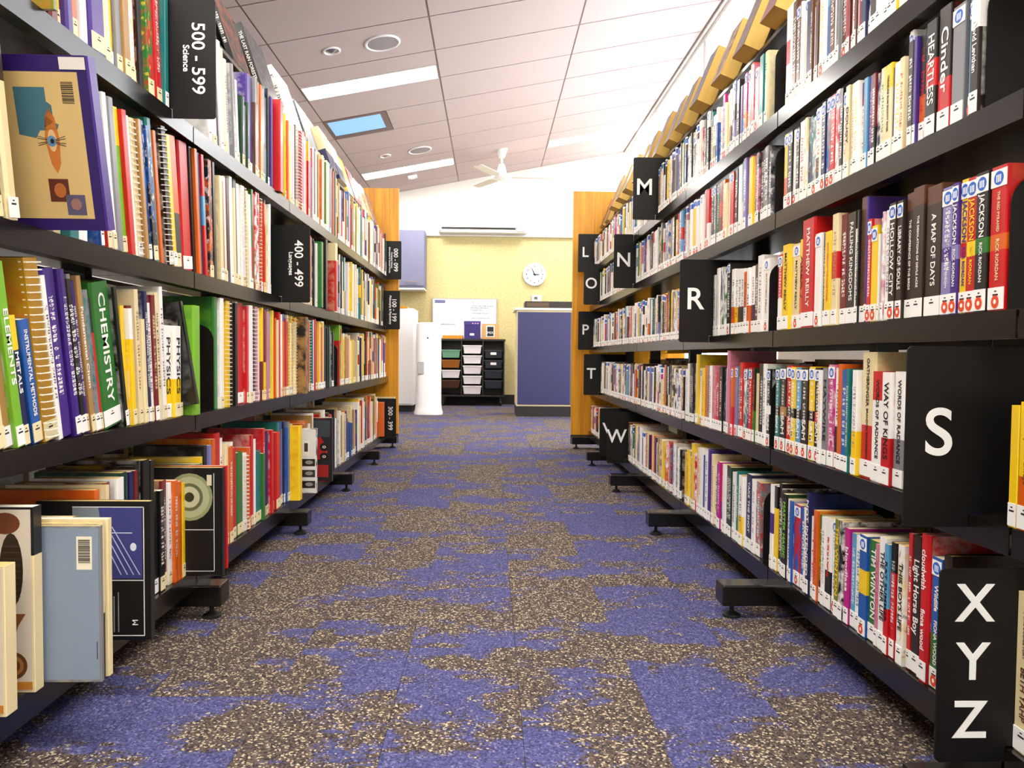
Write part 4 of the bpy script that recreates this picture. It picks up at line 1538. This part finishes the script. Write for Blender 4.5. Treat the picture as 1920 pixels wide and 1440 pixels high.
# a black book that has slipped and leans back against the bright green one
bb = add_book('L3', 1.902, .012, .262, ('bk', 'gr', 'wh'), 'n', '', 0., .19, 0.)
bb.mat = Matrix.Translation((-.925, 1.905, SIDE['L']['rows']['L3'] + .001)) @ Matrix.Rotation(math.radians(-9), 4, 'Y') @ Matrix.Rotation(math.pi, 4, 'Z') @ Matrix.Translation((-.19, -.012, 0))
bb.special = 'black book slipped back and leaning in front of the bright green book'; bb.art = None

# ------------------------------------------------------------------ choose the three hundred nearest on each side; the rest become one mass
ROWN = dict(R1='top', R2='second', R3='third', R4='fourth', R5='bottom', L1='top', L2='second', L3='third', L4='bottom')
def ordn(n): return '%d%s' % (n, 'th' if 10 <= n % 100 <= 20 else {1: 'st', 2: 'nd', 3: 'rd'}.get(n % 10, 'th'))
for side, nm, kind in (('R', 'fiction_book', 'fiction'), ('L', 'nonfiction_book', 'nonfiction')):
    L = ALL[side]; count = {}
    for b in sorted(L, key=lambda b: b.y): count[b.row] = count.get(b.row, 0) + 1; b.n = count[b.row]
    L.sort(key=lambda b: b.y - (9 if getattr(b, 'special', None) else 0))
    mass = Mass()
    for i, b in enumerate(L):
        if i >= 300: mass.add(b, b.mat); continue
        sp = getattr(b, 'special', None)
        spiral = 's' in b.fl
        o = individual(b, b.mat, 'spiral_bound_book' if spiral else nm)
        if sp: lab = sp
        else:
            typ = 'spiral-bound book' if spiral else ('hardcover' if b.hard else ('paperback' if side == 'R' else 'book'))
            th = '' if spiral else ('thin ' if b.t < .014 else ('thick ' if b.t > .034 else ''))
            c2 = NAME[b.c[1]]
            if b.stk: ex = ' with blue sticker'
            elif '1' in b.fl: ex = ' with %s foot' % c2
            elif '2' in b.fl: ex = ' with %s top' % c2
            elif '3' in b.fl: ex = ' with %s band' % c2
            elif '4' in b.fl: ex = ' with %s picture' % c2
            elif 't' in b.fl or b.title: ex = ' with %s lettering' % NAME[b.c[2]]
            else: ex = ''
            lab = '%s%s %s%s, %s from near end, %s %s shelf' % (th, NAME[b.c[0]], typ, ex, ordn(b.n), ROWN[b.row], kind)
        tag(o, lab, 'book', '%s books on the shelves' % kind)
        if getattr(b, 'art', None): b.art(o, b)
    # a few books standing on the other side of the run, seen through the gaps
    q = SIDE[side]
    for row in (('R4', 'R5', 'R3') if side == 'R' else ('L4', 'L3')):
        y = .9
        while y < 5.5:
            t_ = rng.uniform(.018, .04)
            c1 = rng.choice(MIX_L); b = make_book((c1, rng.choice(MIX_R), 'wh'), '-', t_ - .0004, rng.uniform(.18, .24) if side == 'R' else rng.uniform(.2, .28), .17, rng.random(), False)
            b.lab = b.stk = b.ring = 0.; z = q['rows'][row] + .0006; xo = 2 * q['c'] - q['xf'] - .004
            if side == 'R': m = Matrix.Translation((xo, y + t_, z)) @ Matrix.Rotation(math.pi, 4, 'Z')
            else: m = Matrix.Translation((-xo, y, z))
            mass.add(b, m); y += t_
            if rng.random() < .05: y += rng.uniform(.05, .3)
    mass.done('distant_%s_books' % kind, 'many %s books filling the shelves toward the wooden end panel' % kind)

# ------------------------------------------------------------------ books shown face-out on the sloping tops
def display(side, y, t_, h, d, c, fl, title, label, lean=18.5):
    q = SIDE[side]; s = q['s']; b = make_book(c, fl, t_, h, d, rng.random(), True)
    if side == 'R': lean = 21.5
    b.title = title; b.lab = b.stk = b.ring = 0.; b.aged = False
    b.paper = lin('e0b456') if side == 'R' else lin('efe2bd')
    x = s * (q['xf'] + .082 - t_ / math.cos(math.radians(lean))); z = 1.632 + t_ * math.sin(math.radians(lean))
    if side == 'R': m = Matrix.Translation((x, y + d, z)) @ Matrix.Rotation(math.radians(lean), 4, 'Y') @ Matrix.Rotation(-math.pi / 2, 4, 'Z')
    else: m = Matrix.Translation((x, y, z)) @ Matrix.Rotation(-math.radians(lean), 4, 'Y') @ Matrix.Rotation(math.pi / 2, 4, 'Z')
    tag(individual(b, m, 'display_book'), label, 'book', 'books displayed face-out on the %s top' % ('fiction' if side == 'R' else 'nonfiction'))
R_DISP = [(1.55, 0.063, 0.219, 'br', 'bn'), (1.78, 0.053, 0.216, 'bn', 'br'), (2.05, 0.060, 0.203, 'mr', 'bn'), (2.30, 0.059, 0.210, 'bk', 'bn'), (2.54, 0.057, 0.205, 'br', 'ta'), (2.80, 0.064, 0.219, 'nv', 'bk'), (3.06, 0.057, 0.202, 'bk', 'bn'), (3.29, 0.052, 0.207, 'bn', 'br'), (3.53, 0.057, 0.217, 'br', 'mr'), (3.79, 0.059, 0.201, 'dg', 'bk'), (4.02, 0.056, 0.198, 'bn', 'ta'), (4.27, 0.064, 0.212, 'bk', 'mr'), (4.51, 0.063, 0.215, 'br', 'bn'), (4.77, 0.063, 0.214, 'mr', 'br')]
for k, (y, t_, h, c1, c2) in enumerate(R_DISP):
    display('R', y, t_, h, .112, (c1, c2, 'bn'), '4', '', '%s face-out book with yellowed page edges, %s from near end, sloping fiction top' % (NAME[c1], ordn(k + 1)))
for k, (y, lb) in enumerate(((5.16, 'black face-out book with red corners, nearer of the two by the end panel'), (5.38, 'black face-out book with red corners, closest to the fiction end panel'))):
    display('R', y, .03, .21, .14, ('bk', 'rd', 'wh'), '2', '', lb)
L_DISP = [(2.08, .02, .24, .22, 'ta', 'pk', '4', ''), (2.46, .018, .235, .18, 'bk', 'or', 't', ''), (2.72, .030, .24, .24, 'bk', 'gr', '-', 'THE LAST RAIN FORESTS'), (3.10, .026, .24, .24, 'wh', 'cr', 't', ''),
          (3.46, .02, .22, .2, 'gr', 'lb', 't', ''), (3.80, .04, .20, .2, 'cr', 'nv', '1', ''), (4.08, .034, .21, .2, 'wh', 'nv', '1', ''), (4.38, .02, .23, .2, 'ye', 'ta', 't', ''), (4.64, .02, .22, .2, 'pk', 'bn', '4', ''), (4.90, .02, .21, .2, 'cr', 'pk', '4', ''), (5.14, .02, .23, .18, 'or', 'cr', '4', ''), (5.36, .02, .22, .18, 'ta', 'pu', '4', '')]
for k, (y, t_, h, d, c1, c2, fl, ti) in enumerate(L_DISP):
    display('L', y, t_, h, d, (c1, c2, 'wh' if c1 in DARK else 'bk'), fl, ti, '%s face-out book%s, %s from near end, sloping nonfiction top' % (NAME[c1], ' with white title on its spine' if ti else '', ordn(k + 1)))

# ------------------------------------------------------------------ far end of the room
# split air conditioner
o = thing('air_conditioner', 'white wall-mounted air conditioner high on the far wall', 'air conditioner', (-.74, 10.55, 2.435))
W = 1.24
b = B(); b.prism([(.215, .0), (.215, .30), (.03, .30), (0, .27), (0, .065), (.02, .062), (.02, .052), (.03, .0)], 'X', 0, W)
b.obj('casing', M_WHITEP, o)
B().box(.05, W - .16, .006, .021, .040, .060).obj('outlet_slot', M_BLACKB, o)
B().prism([(.012, .038), (.02, .042), (.05, .004), (.04, 0)], 'X', .05, W - .16).obj('flap', M_WHITEP, o)
B().box(W - .14, W - .02, -.002, .03, .012, .058, bev=.004).obj('display_panel', simple('pale_grey_plastic', 'cfc9bf', .4), o)
B().box(.0, .045, -.002, .03, .012, .07, bev=.006).obj('end_cap', simple('pale_grey_plastic', 'cfc9bf', .4), o)
# trim rail between upper and lower wall
struct(B().box(X0, X1, Y1 - .05, Y1, 2.405, 2.425).obj('trim_1', M_WALL))
# wall clock
o = thing('wall_clock', 'round white wall clock on the cream far wall', 'clock', (.628, Y1 - .045, 1.874))
B().lathe([(.158, .045), (.165, .03), (.165, .006), (.155, 0), (.146, .004), (.144, .03)], seg=40, axis='Y').obj('rim', M_WHITEP, o, smooth=True)
B().lathe([(.1455, .022), (.1455, .012), (.001, .012)], seg=36, axis='Y').obj('dial', M_PAPER, o)
for h in range(1, 13):
    a = math.pi / 2 - h * math.pi / 6
    text(str(h), .034, o, M_INK, (.115 * math.cos(a), .010, .115 * math.sin(a)), ((1, 0, 0), (0, 0, 1)), 'numeral', bold=.0015)
def hand(a, L, w, name):
    d = (math.cos(a), math.sin(a)); n = (-d[1], d[0])
    B().prism([(-.02 * d[0] + w * n[0], -.02 * d[1] + w * n[1]), (L * d[0] + w * .5 * n[0], L * d[1] + w * .5 * n[1]), (L * d[0] - w * .5 * n[0], L * d[1] - w * .5 * n[1]), (-.02 * d[0] - w * n[0], -.02 * d[1] - w * n[1])], 'Y', .004, .007).obj(name, M_INK, o)
hand(math.radians(0), .07, .010, 'hour_hand'); hand(math.radians(115), .10, .008, 'minute_hand')
# wall cupboard
M_CUP = simple('grey_lilac_laminate', '70728c', .5, grain=.05, gscale=10)
o = thing('wall_cupboard', 'grey lilac wall cupboard hanging beside the wooden end panel', 'cupboard', (-1.66, 10.42, 1.63))
B().box(0, .74, .02, .375, 0, .80).obj('carcass', M_CUP, o)
for k in range(2):
    d_ = B().box(.004 + .37 * k, .366 + .37 * k, 0, .019, .03, .795, bev=.003).obj('door', M_CUP, o)
    B().tube([(.10 + .37 * k, -.001, .085), (.10 + .37 * k, -.022, .085), (.27 + .37 * k, -.022, .085), (.27 + .37 * k, -.001, .085)], .006, 6).obj('handle', M_CHROME, d_)
B().box(0, .74, 0, .375, -.022, -.001).obj('light_rail', M_WHITEP, o)
# whiteboard with small handwriting
o = thing('whiteboard', 'whiteboard with a few lines of handwriting on the far wall', 'whiteboard', (-.83, Y1 - .03, .95))
B().box(0, .915, .004, .025, 0, .565).obj('board', simple('whiteboard_enamel', 'f6f6f6', .2), o)
for (a, c, d, e) in ((-.008, .006, -.005, .57), (.909, .923, -.005, .57), (.006, .909, -.008, .004), (.006, .909, .561, .573)): B().box(a, c, 0, .028, d, e).obj('frame', simple('aluminium_frame', 'aaa69e', .35, .6), o)
B().box(.03, .18, .001, .004, .50, .545).obj('magnet_label', simple('purple_grey_magnet', '6d6a94', .5), o)
r_ = random.Random(5)
b = B()
for k, (x, z, L) in enumerate(((.56, .50, .03), (.55, .455, .32), (.55, .425, .24), (.55, .395, .16), (.57, .35, .22), (.56, .28, .26), (.12, .19, .2))):
    x_ = x
    while x_ < x + L:
        w = r_.uniform(.008, .022); 
        for j in range(3): b.box(x_ + j * w / 3, x_ + j * w / 3 + .005, .003, .0045, z + r_.uniform(0, .003), z + r_.uniform(.008, .016))
        b.box(x_, x_ + w, .003, .0045, z + .004, z + .009); x_ += w + .007
b.obj('handwriting', simple('marker_ink', '4a4458', .6), o)
# thermostat
o = thing('thermostat', 'small white wall controller with a dark screen below the clock', 'thermostat', (.59, Y1 - .03, 1.48))
B().box(0, .14, 0, .03, 0, .10, bev=.006).obj('housing', M_WHITEP, o); B().box(.035, .085, -.001, .004, .035, .075).obj('screen', simple('lcd_screen', '4d5a40', .3), o)

# tray trolley
YF = 10.36
o = thing('tray_trolley', 'black three-column tray trolley with white and dark trays', 'trolley', (-.70, YF, 0))
W = .90
M_TROL = simple('black_laminate', '131214', .4, grain=.05)
b = B(); b.box(-.012, W + .012, -.01, .41, .905, .93); b.obj('top', M_TROL, o)
B().box(0, W, 0, .40, .13, .155).obj('base', M_TROL, o)
for x in (0, .295, .59, .882): B().box(x, x + .018, .004, .40, .155, .905).obj('side_panel', M_TROL, o)
B().box(.018, .882, .385, .40, .155, .905).obj('back_panel', M_TROL, o)
for x in (.05, W - .05):
    for y in (.05, .35):
        c_ = B().box(x - .018, x + .018, y - .012, y + .012, .07, .13).obj('castor', M_TROL, o)
        B().lathe([(.02, -.014), (.042, -.012), (.042, .012), (.02, .014)], (x, y, .042), 18, axis='X').obj('wheel', M_RUBBER, c_, smooth=True)
def tray(x0, w, z, h, m, name, label, front=None, dark=False):
    r = thing(name, label, 'tray', (-.70 + x0, YF + .006, z), group='trays in the trolley')
    i = .022; b = B(); t_ = .003
    b.hexa([(i, .012, 0), (w - i, .012, 0), (w - i, .36, 0), (i, .36, 0)], [(.010, 0, h - .014), (w - .010, 0, h - .014), (w - .010, .37, h - .014), (.010, .37, h - .014)])
    b.obj('tub', m, r)
    B().box(0, w, -.006, .375, h - .014, h, bev=.003).obj('rim', m, r)
    if front: B().box(w / 2 - .04, w / 2 + .04, -.004, .008, h * .40, h * .40 + .034).obj('label_holder', front, r)
M_TW = simple('translucent_white_tub', 'efe9ec', .35); M_TD = simple('smoky_dark_tub', '2c333d', .3); M_TG = simple('green_tub', '6fa487', .35); M_TB = simple('amber_tub', '9a5c18', .35); M_TBR = simple('brown_tub', '4a2a14', .35)
Z5 = (.775, .635, .493, .352, .212)
NTH = ('topmost', 'second', 'third', 'fourth', 'lowest')
for k, z in enumerate(Z5): tray(.318, .268, z - .045, .112, M_TW, 'tray', '%s white tray in the middle column of the trolley' % NTH[k])
for k, z in enumerate((.70, .56, .42, .28)): tray(.614, .262, z - .03, .108, M_TD, 'tray', '%s dark grey tray in the trolley column toward the blue counter' % ('topmost', 'second', 'third', 'lowest')[k], M_PAPER if k < 2 else None)
for k, (z, m, n_) in enumerate(((.70, M_TG, 'green'), (.56, M_TB, 'amber'), (.42, M_TW, 'white'), (.28, M_TBR, 'dark brown'))): tray(.022, .268, z - .03, .108, m, 'tray', '%s tray half hidden behind the white tower unit' % n_)
o = thing('letter_tray', 'shallow orange wooden tray on the trolley top', 'tray', (-.665, YF + .05, .93))
B().box(0, .28, 0, .22, 0, .008).obj('bottom', M_WOOD, o)
for (a, c, d, e) in ((0, .28, 0, .01), (0, .28, .21, .22), (0, .01, .01, .21), (.27, .28, .01, .21)): B().box(a, c, d, e, .008, .048).obj('side', M_WOOD, o)
o = thing('storage_box', 'dark purple box with a small label holder on the trolley', 'box', (-.365, YF + .06, .93))
B().box(0, .225, 0, .20, 0, .20).obj('body', simple('purple_card', '2e1c6a', .5), o); B().box(-.004, .229, -.004, .204, .20, .25).obj('lid', simple('purple_lid', '3a2a7c', .5), o)
B().box(.08, .14, -.004, 0, .05, .08).obj('label_holder', M_PAPER, o)
b = B()
for k in range(3): b.box(.11 + k * .035, .13 + k * .035, -.006, -.004, .212, .224)
b.obj('print', simple('pink_print', 'e8b8c8', .5), o)
o = thing('picture_block', 'small wooden stand holding a dark MIX card on the trolley', 'ornament', (-.12, YF + .08, .93))
B().box(0, .24, .01, .035, 0, .215).obj('board', simple('pale_pine', 'd3a263', .5, grain=.1, gscale=30), o)
B().box(.06, .18, .004, .01, .03, .19).obj('mount', M_PAPER, o); B().box(.075, .165, .001, .004, .045, .175).obj('card', M_INK, o)
text('MIX', .05, o, M_WHITE_INK, (.12, .0005, .09), ((1, 0, 0), (0, 0, 1)), 'print')

# white tower unit with flared foot
o = thing('tower_unit', 'tall white plastic tower unit with flared foot and small vent', 'appliance', (-.729, 8.89, 0))
def sect(w, d, z, n=28, p=3.2):
    out = []
    for k in range(n):
        a = 2 * math.pi * k / n; c, s_ = math.cos(a), math.sin(a)
        out.append((math.copysign(abs(c) ** (2 / p), c) * w, math.copysign(abs(s_) ** (2 / p), s_) * d, z))
    return out
b = B(); rings = []
for w, d, z in ((.168, .165, 0), (.170, .168, .02), (.158, .155, .06), (.151, .148, .12), (.150, .146, .3), (.148, .144, .8), (.144, .14, 1.03), (.136, .132, 1.07), (.11, .105, 1.082)):
    rings.append([b.bm.verts.new(p) for p in sect(w, d, z)])
for r0, r1 in zip(rings, rings[1:]):
    for k in range(28): b.bm.faces.new((r0[k], r0[(k + 1) % 28], r1[(k + 1) % 28], r1[k]))
b.bm.faces.new(rings[0]); b.bm.faces.new(rings[-1])
b.obj('body', M_WHITEP, o, smooth=True)
v = B().box(-.115, -.045, -.15, -.143, .475, .615).obj('vent', simple('vent_grey', '4a443e', .5), o)
for k in range(8): B().box(-.111 + k * .0085, -.1075 + k * .0085, -.153, -.149, .48, .61).obj('slat', M_WHITEP, v)
B().lathe([(.010, -.006), (.008, -.008), (.001, -.008)], (.0, -.143, .90), 12, axis='Y').obj('button', M_INK, o)
# white cabinet behind it
o = thing('white_cabinet', 'tall white cabinet with a wooden top behind the white tower unit', 'cabinet', (-1.52, 9.2, 0))
B().box(0, .58, 0, .55, .08, 1.27, bev=.004).obj('carcass', M_WHITEP, o); B().box(.02, .56, .03, .53, 0, .08).obj('plinth', M_BLACKB, o)
B().box(-.01, .50, -.01, .56, 1.27, 1.295).obj('top', M_WOOD, o); B().box(.01, .57, -.012, 0, .10, 1.255).obj('door', M_WHITEP, o)
# blue counter
M_BLUE = simple('blue_laminate', '282b58', .45, grain=.04, gscale=6)
o = thing('counter', 'blue fronted counter with cream top and black kickplate', 'counter', (.305, 8.6, 0))
B().box(.0, 1.2, .02, .62, .12, 1.225).obj('carcass', simple('cream_laminate', 'e2d3a8', .5), o)
B().box(.012, .62, .004, .02, .14, 1.205).obj('front_panel', M_BLUE, o); B().box(.63, 1.2, .004, .02, .14, 1.205).obj('front_panel', M_BLUE, o)
B().box(.0, 1.2, .008, .6, 0, .12).obj('kickplate', M_BLACKB, o)
B().box(-.03, 1.22, -.02, .64, 1.228, 1.252).obj('worktop', simple('cream_worktop', 'efe6cc', .4), o)
o = thing('desk_machine', 'flat black machine lying on the blue counter', 'machine', (.40, 8.70, 1.252))
B().box(0, .62, 0, .40, .008, .085, bev=.006).obj('case', simple('dark_plastic', '17140f', .45), o); B().box(.02, .60, .02, .38, 0, .008).obj('feet_plate', M_RUBBER, o)
B().box(.02, .28, -.002, .002, .02, .07).obj('panel', simple('bronze_panel', '4b3a28', .4), o)

# a pen dropped under the fiction shelving
o = thing('pen', 'silver pen on the carpet beneath the bottom fiction shelf', 'pen', (.80, 1.93, .006), (0, 0, 0))
B().tube([(0, 0, 0), (.09, .02, 0)], .005, 8).obj('barrel', M_CHROME, o, smooth=True); B().tube([(.09, .02, 0), (.13, .029, 0)], .0056, 8).obj('cap', simple('grey_cap', '6a6a70', .3), o, smooth=True)

letters_to_mesh()
